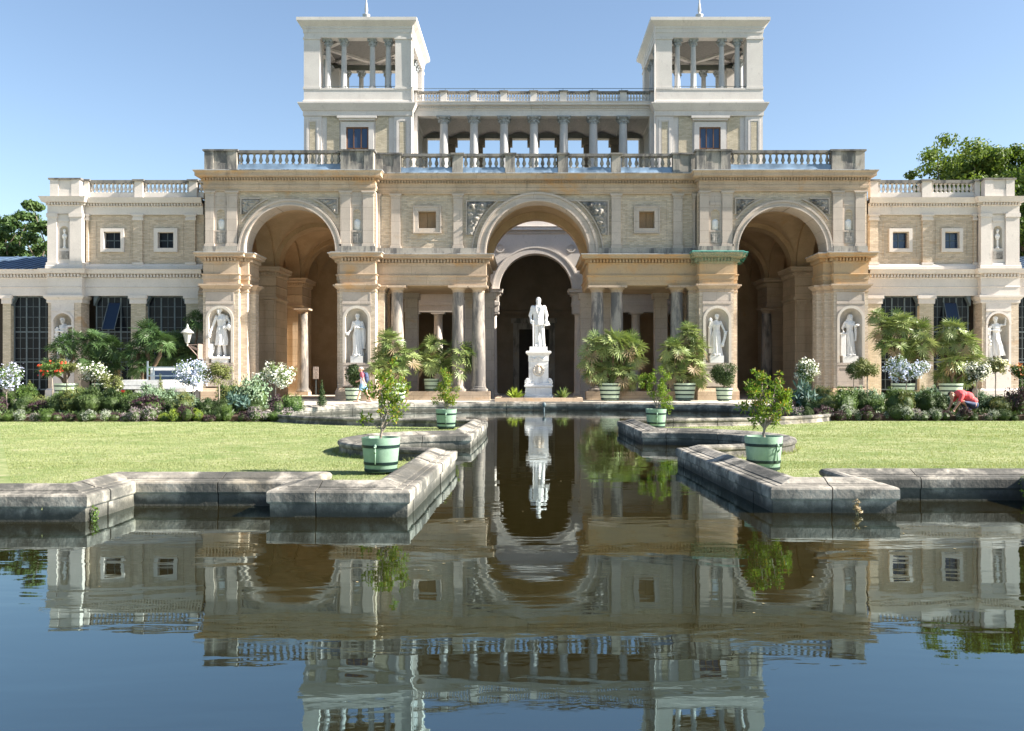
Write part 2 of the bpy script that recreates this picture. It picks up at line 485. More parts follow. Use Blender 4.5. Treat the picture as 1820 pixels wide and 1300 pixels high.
# --- line of the basin's water edge, one run from far left over the quay to far right
def arc(cx, cy, r, a0, a1, n, ry=None):
    ry = ry or r
    return [(cx + r*math.cos(R(a0+(a1-a0)*i/n)), cy + ry*math.sin(R(a0+(a1-a0)*i/n))) for i in range(n+1)]
def sup(cx, cy, a, b, t, n=2.5):
    c, s = math.cos(R(t)), math.sin(R(t))
    return (cx + a*math.copysign(abs(c)**(2/n), c), cy + b*math.copysign(abs(s)**(2/n), s))
LEFT = [(-22, 9.78), (-4.8, 9.78), (-4.8, 10.98), (-2.95, 10.98), (-2.95, 10.12), (-1.33, 10.08), (-1.24, 15.6)]
LEFT += [(p[0], p[1]) for p in arc(-1.24, 17.6, 2.0, 270, 90, 18)][1:] + [(-1.13, 24.9)]
ECX, ECY, EA, EB = 0.66, 33.4, 9.6, 7.9
ell = [sup(ECX, ECY, EA, EB, a) for a in np.linspace(260, -80, 69)]
ell = [p for p in ell if not (abs(p[0]-ECX) < 1.9 and p[1] < ECY)]
i0 = next(i for i, p in enumerate(ell) if p[1] > 28.6 and p[0] < 0)
i1 = max(i for i, p in enumerate(ell) if p[1] > 29.0 and p[0] > 0)
LEFT += [(-1.16, 25.52)] + ell[:i0+1]
QUAY = ell[i0:i1+1]
RIGHT = ell[i1:] + [(2.50, 25.52), (2.50, 25.2), (2.60, 20.7)] + arc(2.61, 18.4, 2.3, 90, -90, 18)[1:-1]
RIGHT += [(2.63, 16.1), (2.80, 10.42), (4.29, 10.38), (4.29, 11.46), (6.25, 11.46), (6.25, 10.0), (22, 10.0)]
FULL = LEFT + QUAY[1:] + RIGHT[1:]

KP = [(-0.035, -0.4), (-0.03, 0.145), (-0.008, 0.155), (0.0, 0.17), (0.0, 0.272), (-0.012, 0.290), (-0.03, 0.298),
      (-0.09, 0.302), (-0.094, 0.292), (-0.104, 0.292), (-0.108, 0.306), (-0.17, 0.312), (-0.174, 0.302), (-0.184, 0.302), (-0.19, 0.322), (-0.27, 0.350), (-0.33, 0.372), (-0.385, 0.376),
      (-0.43, 0.362), (-0.455, 0.33), (-0.45, 0.29), (-0.42, 0.26), (-0.42, 0.17), (-0.455, 0.15), (-0.455, -0.4)]
kdirs = []
P2 = [Vector(p) for p in FULL]
for i in range(len(P2)):
    a = (P2[i]-P2[i-1]).normalized() if i else None
    b = (P2[i+1]-P2[i]).normalized() if i < len(P2)-1 else None
    a = a or b; b = b or a
    na = Vector((a.y, -a.x)); nb = Vector((b.y, -b.x)); mm = (na+nb).normalized()
    kdirs.append(mm / max(0.35, mm.dot(na)))
def kerb(parent, i_from, i_to, seed, lens=(1.15, 1.75)):
    rnd = random.Random(seed); s = [0.0]
    for i in range(i_from, i_to): s.append(s[-1] + (P2[i+1]-P2[i]).length)
    tot = s[-1]; cuts = [0.0]
    corners = []
    for i in range(i_from+1, i_to):
        a = (P2[i]-P2[i-1]).normalized(); b = (P2[i+1]-P2[i]).normalized()
        if a.dot(b) < 0.8: corners.append(s[i-i_from])
    while cuts[-1] < tot - 0.5:
        c = cuts[-1] + rnd.uniform(*lens)
        for k in corners:                                   # a corner stone wraps its corner
            if abs(c-k) < 0.42: c = k + 0.55
        cuts.append(min(c, tot))
    if tot - cuts[-1] < 0.5: cuts[-1] = tot
    def at(q):
        q = max(0, min(tot, q))
        for k in range(len(s)-1):
            if q <= s[k+1] + 1e-9:
                u = (q-s[k]) / max(1e-9, s[k+1]-s[k]); i = i_from+k
                p = P2[i].lerp(P2[i+1], u); d = (P2[i+1]-P2[i]).normalized(); return k, p, Vector((d.y, -d.x))
    for a, b in zip(cuts, cuts[1:]):
        gap = 0.007
        ka, pa, na = at(a+gap); kb, pb, nb = at(b-gap)
        if a == 0.0: na = kdirs[i_from]
        if b == tot: nb = kdirs[i_to]
        path = [pa] + [P2[i_from+k] for k in range(ka+1, kb+1)] + [pb]
        dirs = [na] + [kdirs[i_from+k] for k in range(ka+1, kb+1)] + [nb]
        dz = rnd.uniform(-0.006, 0.006); do = rnd.uniform(-0.006, 0.006)
        mb = MB().sweep([(o+do, z+dz) for o, z in KP], path, 0, True, dirs, True)
        mb.build('coping_stone', m_kerb, parent)
nl, nq = len(LEFT)-1, len(LEFT)-1+len(QUAY)-1
for nm, lab, a, b, w in (('basin_wall', 'weathered stone basin wall stepping along the left lawn around the round bay', 0, nl, (-3, 11, 0)),
                         ('basin_wall', 'curved stone quay edge of the far basin before the statue', nl, nq, (0.6, 41, 0)),
                         ('basin_wall', 'weathered stone basin wall stepping along the right lawn, dark towards the canal', nq, len(FULL)-1, (4, 11, 0))):
    e = empty(nm, w, lab, 'stone wall', 'basin walls')
    kerb(e, a, b, a+3)

# --- lawns, gravel terrace
def sheet(name, poly, z, mat, kind='structure'):
    tris = tessellate_polygon([[Vector((p[0], p[1], 0)) for p in poly]])
    v = [(p[0], p[1], z) for p in poly]
    fs = []
    for tr in tris:
        a, b, c = (Vector(v[i]) for i in tr)
        fs.append(tuple(tr) if (b-a).cross(c-a).z > 0 else tuple(tr[::-1]))
    mb = MB(); mb.add(v, fs)
    return tag(mb.build(name, mat), kind=kind)
t = NT('lawn_grass'); Pq = t.pos()
cc = t.mix(t.ramp(t.noise(0.8, Pq, 7, 0.65), 0.35, 0.68), (0.185, 0.245, 0.088), (0.35, 0.365, 0.185))
cc = t.mix(t.ramp(t.noise(9, Pq, 6, 0.7), 0.4, 0.7, 0, 0.7), cc, (0.145, 0.21, 0.068))
cc = t.mix(t.ramp(t.noise(2.3, t.pos((0.7, 1.6, 1)), 7, 0.7), 0.52, 0.68, 0, 0.75), cc, (0.44, 0.41, 0.26))
t.L(cc, t.b.inputs['Base Color']); t.b.inputs['Roughness'].default_value = 0.9; t.b.inputs['Specular IOR Level'].default_value = 0.1
t.L(t.bump(t.noise(70, Pq, 5, 0.8), 0.9, 0.03), t.b.inputs['Normal']); m_lawn = t.m
LZ = 0.14
inL = offset_path(LEFT, -0.36); inQ = offset_path(QUAY, -0.36); inR = offset_path(RIGHT, -0.36)
polyL = inL + [(-70, inL[-1][1]), (-70, inL[0][1])]
polyR = inR + [(70, inR[-1][1]), (70, inR[0][1])]
sheet('lawn', polyL, LZ, m_lawn); sheet('lawn', polyR, LZ, m_lawn)
polyT = inQ + [(70, inQ[-1][1]+0.01), (70, 90), (-70, 90), (-70, inQ[0][1]+0.01)]
TZ = 0.26
sheet('terrace', polyT, TZ, m_terr)
mb = MB(); mb.box(-70, inQ[0][0]-0.06, inQ[0][1]-0.10, inQ[0][1]+0.005, 0.0, TZ+0.012); mb.box(inQ[-1][0]+0.06, 70, inQ[-1][1]-0.10, inQ[-1][1]+0.005, 0.0, TZ+0.012)
tag(mb.build('terrace_edging', m_terr), kind='structure')
# soil of the two flower beds
BEDL = [(-30, 28.45), (-8.1, 28.45), (-9.4, 30.6), (-9.75, 32.2), (-9.9, 34.5), (-10.6, 37.2), (-30, 39.0)]
BEDR = [(10.6, 30.6), (9.6, 28.75), (32, 28.75), (32, 39.0), (12.2, 37.2), (11.3, 34.5), (11.15, 32.2)]
for p in (BEDL, BEDR):
    mb = MB(); mb.extz(p, LZ-0.1, TZ+0.03)
    tag(mb.build('flower_bed', m_soil), kind='structure')

# --- a few fallen leaves adrift
rl = np.random.default_rng(8); n = 45
yy = 6+34*rl.uniform(0, 1, n)**1.6; xx = np.where(yy > 9.5, rl.uniform(-1.0, 2.3, n), rl.uniform(-.5, .55, n)*yy); aa = rl.uniform(0, 6.28, n); ll = rl.uniform(.010, .02, n)
C = np.stack([xx, yy, np.full(n, .004)], 1); D = np.stack([np.cos(aa), np.sin(aa), 0*aa], 1)*ll[:, None]; S = np.stack([-np.sin(aa), np.cos(aa), 0*aa], 1)*ll[:, None]*.5
V = np.stack([C-D, C+S, C+D, C-S], 1).reshape(-1, 3)
m_float = plain('dead_leaf', (0.30, 0.24, 0.12), .8, 0, .4, 3)
o = bpy.data.objects.new('floating_leaves', np_mesh('floating_leaves', V, np.arange(4*n).reshape(-1, 4), m_float)); setup(o, None, (0, 0, 0)); tag(o, 'scattered dead leaves floating on the pond', 'leaves', kind='stuff')
# --- real blades over the lawns
rng = np.random.default_rng(5)
def inside(poly, pts):
    x, y = pts[:, 0], pts[:, 1]; c = np.zeros(len(pts), bool); n = len(poly)
    for i in range(n):
        x1, y1 = poly[i]; x2, y2 = poly[(i+1) % n]
        k = ((y1 > y) != (y2 > y))
        if abs(y2-y1) > 1e-12: c ^= k & (x < (x2-x1)*(y-y1)/(y2-y1)+x1)
    return c
def blades(n, y0, y1, xs, h0, h1, w):
    y = rng.uniform(y0, y1, n); x = rng.uniform(-1, 1, n)*xs*y + 0.3
    p = np.stack([x, y], 1)
    k = inside(polyL, p) | inside(polyR, p); p = p[k]; n = len(p)
    a = rng.uniform(0, 2*PI, n); h = rng.uniform(h0, h1, n); l = rng.normal(0, 0.5, (n, 2))*h[:, None]
    b = np.concatenate([p, np.full((n, 1), LZ-0.004)], 1)
    s = np.stack([np.cos(a), np.sin(a), np.zeros(n)], 1)*w
    tip = b + np.concatenate([l, h[:, None]], 1)
    return np.stack([b-s, b+s, tip], 1).reshape(-1, 3)
def edge_tufts(path, n):
    Pq_ = np.array(path); sl = np.r_[0, np.cumsum(np.linalg.norm(np.diff(Pq_, axis=0), axis=1))]
    u = rng.uniform(0, sl[-1], n); p = np.stack([np.interp(u, sl, Pq_[:, 0]), np.interp(u, sl, Pq_[:, 1])], 1)+rng.normal(0, .025, (n, 2))
    cl_ = noise_w(p); p = p[cl_]; n = len(p); a = rng.uniform(0, 2*PI, n); h = rng.uniform(.03, .10, n); l = rng.normal(0, .5, (n, 2))*h[:, None]
    b = np.concatenate([p, np.full((n, 1), LZ-.004)], 1); s = np.stack([np.cos(a), np.sin(a), 0*a], 1)*.005
    return np.stack([b-s, b+s, b+np.concatenate([l, h[:, None]], 1)], 1).reshape(-1, 3)
def noise_w(p): return np.array([noise.noise(Vector((q[0]*2.2, q[1]*2.2, 0)))+rng.normal()*.25 > .0 for q in p])
V = np.concatenate([edge_tufts(offset_path(LEFT[1:-12], -.475), 9000), edge_tufts(offset_path(RIGHT[12:-1], -.475), 9000), blades(90000, 9.8, 15, 0.60, 0.014, 0.034, 0.004), blades(90000, 14, 22, 0.60, 0.014, 0.036, 0.006), blades(60000, 21, 28.8, 0.60, 0.015, 0.04, 0.009)])
m_blade = leafmat('grass_blade', (0.165, 0.23, 0.07), (0.37, 0.385, 0.185), 0.35)
go = bpy.data.objects.new('grass', np_mesh('grass', V, np.arange(len(V)).reshape(-1, 3), m_blade))
setup(go, None, (0, 0, 0)); tag(go, 'short sunlit grass covering both lawns', 'grass', kind='stuff')
# ================================================================== the palace
YS, YC = 48.0, 48.75
pal = empty('palace', (0.5, 48, TZ), 'long yellow-brick and sandstone palace with twin open towers, arches and balustrades behind the pool', 'palace')
MB.AUTOSPLIT = True
def part(name, mb, mats, smooth=False, auto=None): return mb.build(name, mats, pal, None, smooth, auto)
LOW = [(-0.25, 6.46), (0, 6.46), (0, 6.70), (0.03, 6.71), (0.03, 6.92), (0.09, 6.97), (0.09, 7.0), (0, 7.02), (0, 7.60), (0.04, 7.66), (0.0, 7.67), (0.0, 7.86),
       (0.20, 7.88), (0.36, 7.90), (0.36, 8.0), (0.42, 8.09), (0.42, 8.115), (-0.3, 8.15)]
UPP = [(-0.2, 11.41), (0, 11.41), (0, 11.58), (0.03, 11.59), (0.03, 11.73), (0, 11.75), (0, 11.94), (0.04, 11.97), (0.0, 11.98), (0.0, 12.12), (0.17, 12.14),
       (0.34, 12.17), (0.34, 12.33), (0.41, 12.42), (0.41, 12.46), (-0.3, 12.52)]
PLI = [(0, TZ), (0.10, TZ), (0.10, 0.72), (0.06, 0.80), (0.02, 0.91), (-0.1, 0.93)]
CAP = [(-0.1, 5.98), (0, 6.02), (0.03, 6.05), (0.03, 6.12), (0.01, 6.13), (0.01, 6.2), (0.08, 6.26), (0.16, 6.36), (0.20, 6.37), (0.20, 6.455), (-0.2, 6.47)]
m_zinc = stone('zinc_flashing', (0.50, 0.50, 0.50), (0.38, 0.38, 0.38), None, dark=(0.06, 0.06, 0.06), dk=(0.50, 0.62), streak=False, big=2)
# ---- the four piers: brick body, niche surround, plinth, capital, entablature block
def pier(x0, x1, steps, nx0, nx1, ent, zs=2.26):
    """x0..x1 front face px, steps plan polygon path (outer outline), niche panel px"""
    a, b = X(x0, 48), X(x1, 48); n0, n1 = X(nx0, 48), X(nx1, 48)
    mb = MB()
    for q in (steps,):
        n = len(q)                                        # brick sides
        for p, r in zip(q, q[1:]):
            if abs(p[1]-YS) < 1e-6 and abs(r[1]-YS) < 1e-6:
                mb.add([(p[0], YS, .9), (n0, YS, .9), (n0, YS, 6.1), (p[0], YS, 6.1)], [(0, 1, 2, 3)])
                mb.add([(n1, YS, .9), (r[0], YS, .9), (r[0], YS, 6.1), (n1, YS, 6.1)], [(0, 1, 2, 3)])
            else:
                mb.add([(p[0], p[1], .9), (r[0], r[1], .9), (r[0], r[1], 6.1), (p[0], p[1], 6.1)], [(0, 1, 2, 3)])
    pr = part('pier', mb, m_brick)
    cx = (n0+n1)/2; r = (n1-n0)/2 - 0.15; ztop = 5.30; zsp = ztop-0.14-r
    s = MB()
    s.archfront(n0, n1, zs, ztop, cx, zs, zsp, r+0.10, YS-0.02)
    s.box(n0, n1, YS-0.04, YS+0.08, zs-0.13, zs-0.001); s.box(n0, n1, YS-0.005, YS+0.05, 0.98, zs-0.13)
    s.frame(n0+.02, n1-.02, 1.0, zs-.2, .09, YS-0.035, YS-0.005)
    s.box(n0, n1, YS-0.015, YS+0.05, ztop, 5.40, 0); s.box(n0-.02, n1+.02, YS-0.05, YS+0.05, 5.40, 5.48)
    s.box(n0, n1, YS-0.015, YS+0.05, 5.48, 6.02); s.frame(n0, n1, 5.48, 6.02, .06, YS-0.03, YS-0.014)
    s.build('niche_surround', m_pale, pr)
    s = MB(); s.ring(cx, zsp, r-0.0, r+0.14, YS-0.06, YS+0.05); s.box(cx-r-.14, cx-r, YS-.06, YS+.05, zs, zsp); s.box(cx+r, cx+r+.14, YS-.06, YS+.05, zs, zsp)
    s.build('archivolt', m_niche, pr)
    MB().niche(cx, YS-0.01, zs, zsp, r+0.005, 0.55).build('niche', m_niche, pr, None, True, 50)
    MB().sweep(PLI, steps).build('plinth', m_stone, pr)
    MB().sweep(CAP, steps).build('capital', m_stone, pr)
    e = MB().sweep(LOW, ent); e.dentils(ent, 0.0, 0.17, 7.68, 7.855, 0.09, 0.175)
    en = part('entablature', e, m_orange if x0 > 900 else m_stone)
    MB().sweep([(.415, 8.085), (.445, 8.09), (.445, 8.125), (-.28, 8.165)], ent).build('flashing', m_zinc, en)
    return cx
x = lambda p: X(p, 48)
pLO = [(x(361), 51.5), (x(361), YS), (x(424), YS), (x(424), 48.35), (x(436), 48.35), (x(436), 48.9), (x(445), 48.9), (x(445), 49.5), (-18.2, 49.5)]
pLI = [(x(597), 49.5), (x(597), 48.35), (x(604), 48.35), (x(604), YS), (x(667), YS), (x(667), YC), (x(679), YC), (x(679), 49.9)]
pRI = [(x(1229), 49.9), (x(1229), YC), (x(1243), YC), (x(1243), YS), (x(1304), YS), (x(1304), 48.35), (x(1313), 48.35), (x(1313), 49.5)]
pRO = [(18.6, 49.5), (x(1460), 49.5), (x(1460), 48.8), (x(1470), 48.8), (x(1470), 48.4), (x(1482), 48.4), (x(1482), YS), (x(1543), YS), (x(1543), 51.5)]
eLO = [(x(361), 51.5), (x(361), YS), (x(424), YS), (x(424), 48.35), (x(438), 48.35), (x(438), 50.2)]
eLI = [(x(597), 50.2), (x(597), 48.35), (x(604), 48.35), (x(604), YS), (x(667), YS), (x(667), YC), (X(864, YC), YC), (X(864, YC), 54.2)]
eRI = [(X(1046, YC), 54.2), (X(1046, YC), YC), (x(1243), YC), (x(1243), YS), (x(1304), YS), (x(1304), 48.35), (x(1313), 48.35), (x(1313), 50.2)]
eRO = [(x(1468), 50.2), (x(1468), 48.4), (x(1482), 48.4), (x(1482), YS), (x(1543), YS), (x(1543), 51.5)]
nch = [pier(361, 424, pLO, 366, 416, eLO), pier(604, 667, pLI, 609, 659, eLI), pier(1243, 1304, pRI, 1249, 1300, eRI), pier(1482, 1543, pRO, 1487, 1537, eRO)]
part('cornice_top', MB().box(x(597)+.3, X(864, YC)-.3, YC+.2, 54.0, 8.10, 8.145).box(X(1046, YC)+.3, x(1313)-.3, YC+.2, 54.0, 8.10, 8.145), m_soot)
part('portico_ceiling', MB().box(x(604), X(864, YC)-.02, YC+.25, 54.0, 6.455, 6.56).box(X(1046, YC)+.02, x(1304), YC+.25, 54.0, 6.455, 6.56), m_vault)

# ---- upper storey: two arched side bays and the centre
def relief_tri(cx, zc, r, xa, zt, zb, y, sgn, amp, w):
    """sculpted spandrel field between an arch and its frame corner (xa, zt)"""
    nx, nz = 26, 30; V = {}; mb = MB(); q = []
    for i in range(nx+1):
        for j in range(nz+1):
            px_ = xa + sgn*w*i/nx; pz_ = zt-(zt-zb)*j/nz
            h = noise.fractal(Vector((px_*4.5, pz_*4.5, sgn*3.1)), 1.0, 2.0, 4)
            edge = min(1, i/3, j/3, max(0, (math.hypot(px_-cx, pz_-zc)-r)/0.12))
            V[i, j] = len(mb.v); mb.v.append((px_, y-amp*max(-0.1, 0.3+1.5*abs(h))*edge, pz_))
    for i in range(nx):
        for j in range(nz):
            c = [V[i, j], V[i+1, j], V[i+1, j+1], V[i, j+1]]
            m_ = [sum(mb.v[k][d] for k in c)/4 for d in (0, 2)]
            if math.hypot(m_[0]-cx, m_[1]-zc) > r+0.04: mb.f.append(tuple(c if sgn < 0 else c[::-1])); mb.m.append(0)
    mb.f = [f[::-1] for f in mb.f]
    return mb
def spandrel(cx, zc, r, xa, zt, zb, y, sgn, amp=0.13, w=1.9):
    fr = MB(); wd = 0.07
    fr.box(min(xa, xa-sgn*wd), max(xa, xa-sgn*wd), y-0.05, y+0.03, zb, zt+wd)
    xe = xa+sgn*w*1.05
    fr.box(min(xa, xe), max(xa, xe), y-0.05, y+0.03, zt, zt+wd)
    a0 = math.acos(max(-1, min(1, (xa-cx)/(r+.03)))); a1 = math.asin(min(1, (zt-zc)/(r+.03)))
    if sgn > 0: a1 = PI-a1
    fr.ring(cx, zc, r, r+wd, y-0.05, y+0.03, a0=min(a0, a1), a1=max(a0, a1), n=14)
    p = part('spandrel', fr, m_pale)
    relief_tri(cx, zc, r+wd, xa, zt, zb, y+0.01, sgn, amp, w).build('relief', m_relief, p, None, True)
def pilaster(x0, x1, y, z0, z1, mat, dep=0.16, name='pilaster', cap=True):
    mb = MB(); mb.box(x0, x1, y, y+dep, z0+.16, z1-.26)
    mb.box(x0-.05, x1+.05, y-.05, y+dep, z0, z0+.12); mb.box(x0-.025, x1+.025, y-.025, y+dep, z0+.12, z0+.16)
    if cap:
        mb.box(x0-.02, x1+.02, y-.02, y+dep, z1-.26, z1-.21); mb.box(x0-.01, x1+.01, y-.01, y+dep, z1-.21, z1-.12)
        mb.box(x0-.05, x1+.05, y-.05, y+dep, z1-.12, z1-.07); mb.box(x0-.08, x1+.08, y-.08, y+dep, z1-.07, z1)
    return part(name, mb, mat)
def small_niche(xa, xb, y, big=False):
    cx = (xa+xb)/2; w = xb-xa; r = w*0.33; zs, zsp = 9.35, 10.45-r
    s = MB(); s.archfront(xa, xb, 8.47, 11.41, cx, zs, zsp, r, y)
    s.box(xa+.03, xb-.03, y-.03, y, 9.25, 9.33); s.box(xa+.06, xb-.06, y-.03, y, 10.68, 10.85)
    p = part('niche_strip', s, m_pale)
    MB().niche(cx, y, zs, zsp, r+.004, 0.28).build('niche', m_niche, p, None, True, 50)
    b = MB(); zz = 8.62; hw = r*1.05                      # carved panel beneath
    nn = 10
    vv = []
    for i in range(nn+1):
        for j in range(nn+1):
            px_, pz_ = cx-hw+2*hw*i/nn, zz+0.6*j/nn
            hgt = abs(math.sin(i*1.35))*abs(math.sin(j*1.35))*0.05 + 0.02*noise.noise(Vector((px_*9, pz_*9, 0)))
            vv.append((px_, y-0.01-hgt, pz_))
    b.add(vv, [(i*(nn+1)+j, (i+1)*(nn+1)+j, (i+1)*(nn+1)+j+1, i*(nn+1)+j+1) for i in range(nn) for j in range(nn)])
    b.build('carved_panel', m_relief, p, None, True)
    h = MB(); h.lathe([(.001, 0), (.19, 0), (.19, .28), (.205, .42), (.19, .5), (.12, .56), (.06, .6), (.055, .66), (.02, .67)], (cx, y+.13, zs), 12, sy=.6)
    h.build('bust_torso', m_marble, p, None, True)
SB = []
for (xc, ri, ro, xl, xr, prs) in ((515, 81, 92, 361, 667, ((365, 380), (403, 421), (605, 623), (645, 664))),
                                   (1391, 78.5, 90, 1243, 1543, ((1244, 1260), (1284, 1302), (1481, 1498), (1521, 1538)))):
    cx, ri, ro, zc = x(xc), ri*.03, ro*.03, 8.22; SB.append((cx, ri))
    wl = MB(); wl.archfront(x(xl), x(xr), 8.12, 11.5, cx, 8.12, zc, ri+.12, YS+0.17, back=49.2)
    wl.box(x(xl), x(xl)+.02, YS+.17, 52, 8.12, 11.5); wl.box(x(xr)-.02, x(xr), YS+.17, 52, 8.12, 11.5)
    part('side_bay_wall', wl, m_brick)
    rg = MB(); rg.ring(cx, zc, ri, ro-.1, YS-0.0, 49.35); rg.ring(cx, zc, ro-.1, ro, YS-0.05, YS+.25); rg.ring(cx, zc, ri, ri+.07, YS-.04, YS+.001)
    rg.box(cx-ro, cx-ri, YS, 49.35, 8.0, zc); rg.box(cx+ri, cx+ro, YS, 49.35, 8.0, zc)
    part('arch', rg, m_pale)
    for q in prs: pilaster(x(q[0]), x(q[1]), YS, 8.47, 11.41, m_pale)
    small_niche(x(prs[0][1]), x(prs[1][0]), YS+.08); small_niche(x(prs[2][1]), x(prs[3][0]), YS+.08)
    pd = MB(); pd.box(x(prs[0][0])-.1, cx-ro-.0, YS-.09, 48.6, 8.13, 8.47); pd.box(cx+ro, x(prs[3][1])+.1, YS-.09, 48.6, 8.13, 8.47)
    part('pedestal_course', pd, m_grey)
    for s, xa in ((1, x(prs[1][1])+.22), (-1, x(prs[2][0])-.22)):
        spandrel(cx, zc, ro+.25, xa, 11.0, 10.2, YS+.13, s, 0.14, .95)
y = lambda p: X(p, YC)
wl = MB(); ccx, cri, cro, czc = y(955.5), 92*.03047, 108*.03047, 8.22
wl.archfront(y(822), y(1087), 8.12, 11.5, ccx, 8.12, czc, cri+.12, YC+.15, back=49.9)
def wall_hole(mb, x0, x1, z0, z1, h, yy):
    a, b, c, d = h
    for q in ((x0, x1, z0, c), (x0, x1, d, z1), (x0, a, c, d), (b, x1, c, d)):
        mb.add([(q[0], yy, q[2]), (q[1], yy, q[2]), (q[1], yy, q[3]), (q[0], yy, q[3])], [(0, 1, 2, 3)])
wins = ((671, 822, 743, 774, 712, 805, 735, 783, 722, 795), (1087, 1236, 1135.5, 1164.5, 1105, 1195.6, 1128, 1172, 1114, 1187))
zc_ = lambda v: Z(v, YC)
for w in wins: wall_hole(wl, y(w[0]), y(w[1]), 8.12, 11.5, (y(w[2]), y(w[3]), zc_(409), zc_(376)), YC+.15)
part('centre_wall', wl, m_brick)
rg = MB(); rg.ring(ccx, czc, cri, cro-.12, YC, 50.0, n=36); rg.ring(ccx, czc, cro-.12, cro, YC-.06, YC+.25, n=36); rg.ring(ccx, czc, cri, cri+.09, YC-.05, YC+.001, n=36)
rg.box(ccx-cro, ccx-cri, YC, 50.0, 8.05, czc); rg.box(ccx+cri, ccx+cro, YC, 50.0, 8.05, czc)
part('arch', rg, m_pale)
for q in ((671, 675), (695, 711), (806, 822), (1087, 1103.5), (1197, 1213), (1232, 1236)): pilaster(y(q[0]), y(q[1]), YC, 8.47, 11.41, m_pale)
part('pedestal_course', MB().box(y(671), ccx-cro, YC-.08, 49.2, 8.13, 8.47).box(ccx+cro, y(1236), YC-.08, 49.2, 8.13, 8.47), m_grey)
spandrel(ccx, czc, cro+.22, y(830), 11.02, 9.2, YC+.10, 1, 0.22); spandrel(ccx, czc, cro+.22, y(1080), 11.02, 9.2, YC+.10, -1, 0.22)
for w in wins:
    f = MB(); f.frame(y(w[6]), y(w[7]), zc_(414), zc_(367), .25, YC+.03, YC+.5); f.frame(y(w[6])-.03, y(w[7])+.03, zc_(414)-.03, zc_(367)+.03, .06, YC-.01, YC+.1)
    wf = part('shuttered_window', f, m_pale)
    for k in range(2):
        xa = y(w[2])-.02 + k*(y(w[3])-y(w[2])+.04)/2
        MB().box(xa+.01, xa+(y(w[3])-y(w[2])+.04)/2-.01, YC+.42, YC+.46, zc_(409)-.02, zc_(376)+.02).build('shutter', m_shut, wf)
    MB().box(y(w[2]), y(w[3]), YC+.1, YC+.4, zc_(409)-.05, zc_(409)+.06).build('sill', m_soot, wf)
    MB().frame(y(w[8]), y(w[9]), zc_(428), zc_(354), .05, YC+.125, YC+.16).build('brick_border', m_brick, wf)
# upper entablature in one run
pu = [(x(361), 53), (x(361), YS), (x(667), YS), (x(667), YC), (x(1243), YC), (x(1243), YS), (x(1543), YS), (x(1543), 53)]
e = MB().sweep(UPP, pu); e.dentils(pu, 0.0, 0.15, 11.985, 12.115, 0.08, 0.155)
en = part('upper_cornice', e, m_stone)
MB().sweep([(.405, 12.43), (.435, 12.435), (.435, 12.472), (-.28, 12.535)], pu).build('flashing', m_zinc, en)
part('roof_terrace', MB().box(x(361)+.1, -7.6, YS+.3, 66, 12.42, 12.49).box(9.2, x(1543)-.1, YS+.3, 66, 12.42, 12.49).box(-7.6, 9.2, YC+.3, 54.1, 12.42, 12.49), m_soot)

# ---- balustrades
bal_prof = [(.001, 0), (.10, 0), (.10, .06), (.05, .08), (.05, .10), (.105, .2), (.11, .25), (.06, .42), (.045, .5), (.075, .52), (.075, .54), (.095, .55), (.095, .6), (.001, .6)]
bal_mesh = {}
def baluster_mesh(mat):
    if mat.name not in bal_mesh:
        bal_mesh[mat.name] = MB().lathe(bal_prof, n=8, cap=False).mesh('baluster', mat, smooth=True, auto=45)
    return bal_mesh[mat.name]
def balustrade(segs, yy, z0, zp, zb, zt, mat, capmat, dep=0.34, sheet_=False, name='balustrade'):
    """segs: (kind, x0, x1, n) kind 'b' balusters, 'p' post, 'w' wide panelled post"""
    root = part(name, MB().box(segs[0][1], segs[-1][2], yy+.02, yy+dep-.02, z0, z0+.02), mat)
    yc = yy+dep/2
    for s in segs:
        k, a, b = s[:3]
        if k == 'b':
            MB().box(a, b, yy+.03, yy+dep-.03, z0+.02, zp).build('plinth', mat, root)
            MB().box(a-.01, b+.01, yy-.02, yy+dep+.02, zb, zt-.015).build('rail', capmat, root)
            n = s[3]; st = (b-a)/n
            for i in range(n):
                inst('baluster', baluster_mesh(mat), root, (a+st*(i+.5), yc, zp), 0, (min(1.0, st/.24), min(1, st/.24), (zb-zp)/.6))
            if sheet_:
                q = MB(); nn = 14; vv = []
                rnd = random.Random(int(a*100))
                for i in range(nn+1):
                    o = rnd.uniform(0, .05)
                    vv += [(a+.02+(b-a-.04)*i/nn, yy-.03-o, z0+.03), (a+.02+(b-a-.04)*i/nn, yy-.005-o*.3, z0+(zp-z0)*.5), (a+.02+(b-a-.04)*i/nn, yy+.012, zp+.0+rnd.uniform(-.03, .03))]
                q.add(vv, [(i*3+j, i*3+3+j, i*3+4+j, i*3+1+j) for i in range(nn) for j in range(2)])
                q.build('protective_sheet', m_sheet, root)
        else:
            q = MB(); q.box(a, b, yy-.06, yy+dep+.04, z0+.021, zt-.09)
            if k == 'w':
                w = (b-a)*.28
                q.box(a-.005, a+w, yy-.12, yy+.1, z0+.02, zt-.09); q.box(b-w, b+.005, yy-.12, yy+.1, z0+.02, zt-.09)
                q.box(a, b, yy-.10, yy+.1, z0+.02, z0+(zt-z0)*.38)
            q.box(a-.09, b+.09, yy-.17, yy+dep+.1, zt-.09, zt, 1)
            q.build('post', [mat, capmat], root)
    return root
zz = (12.47, 12.86, 13.46, 13.62)
balustrade([('w', x(364), x(421)), ('b', x(421), x(606), 16), ('w', x(606), x(664))], YS+.05, *zz, m_grey, m_soot, sheet_=True)
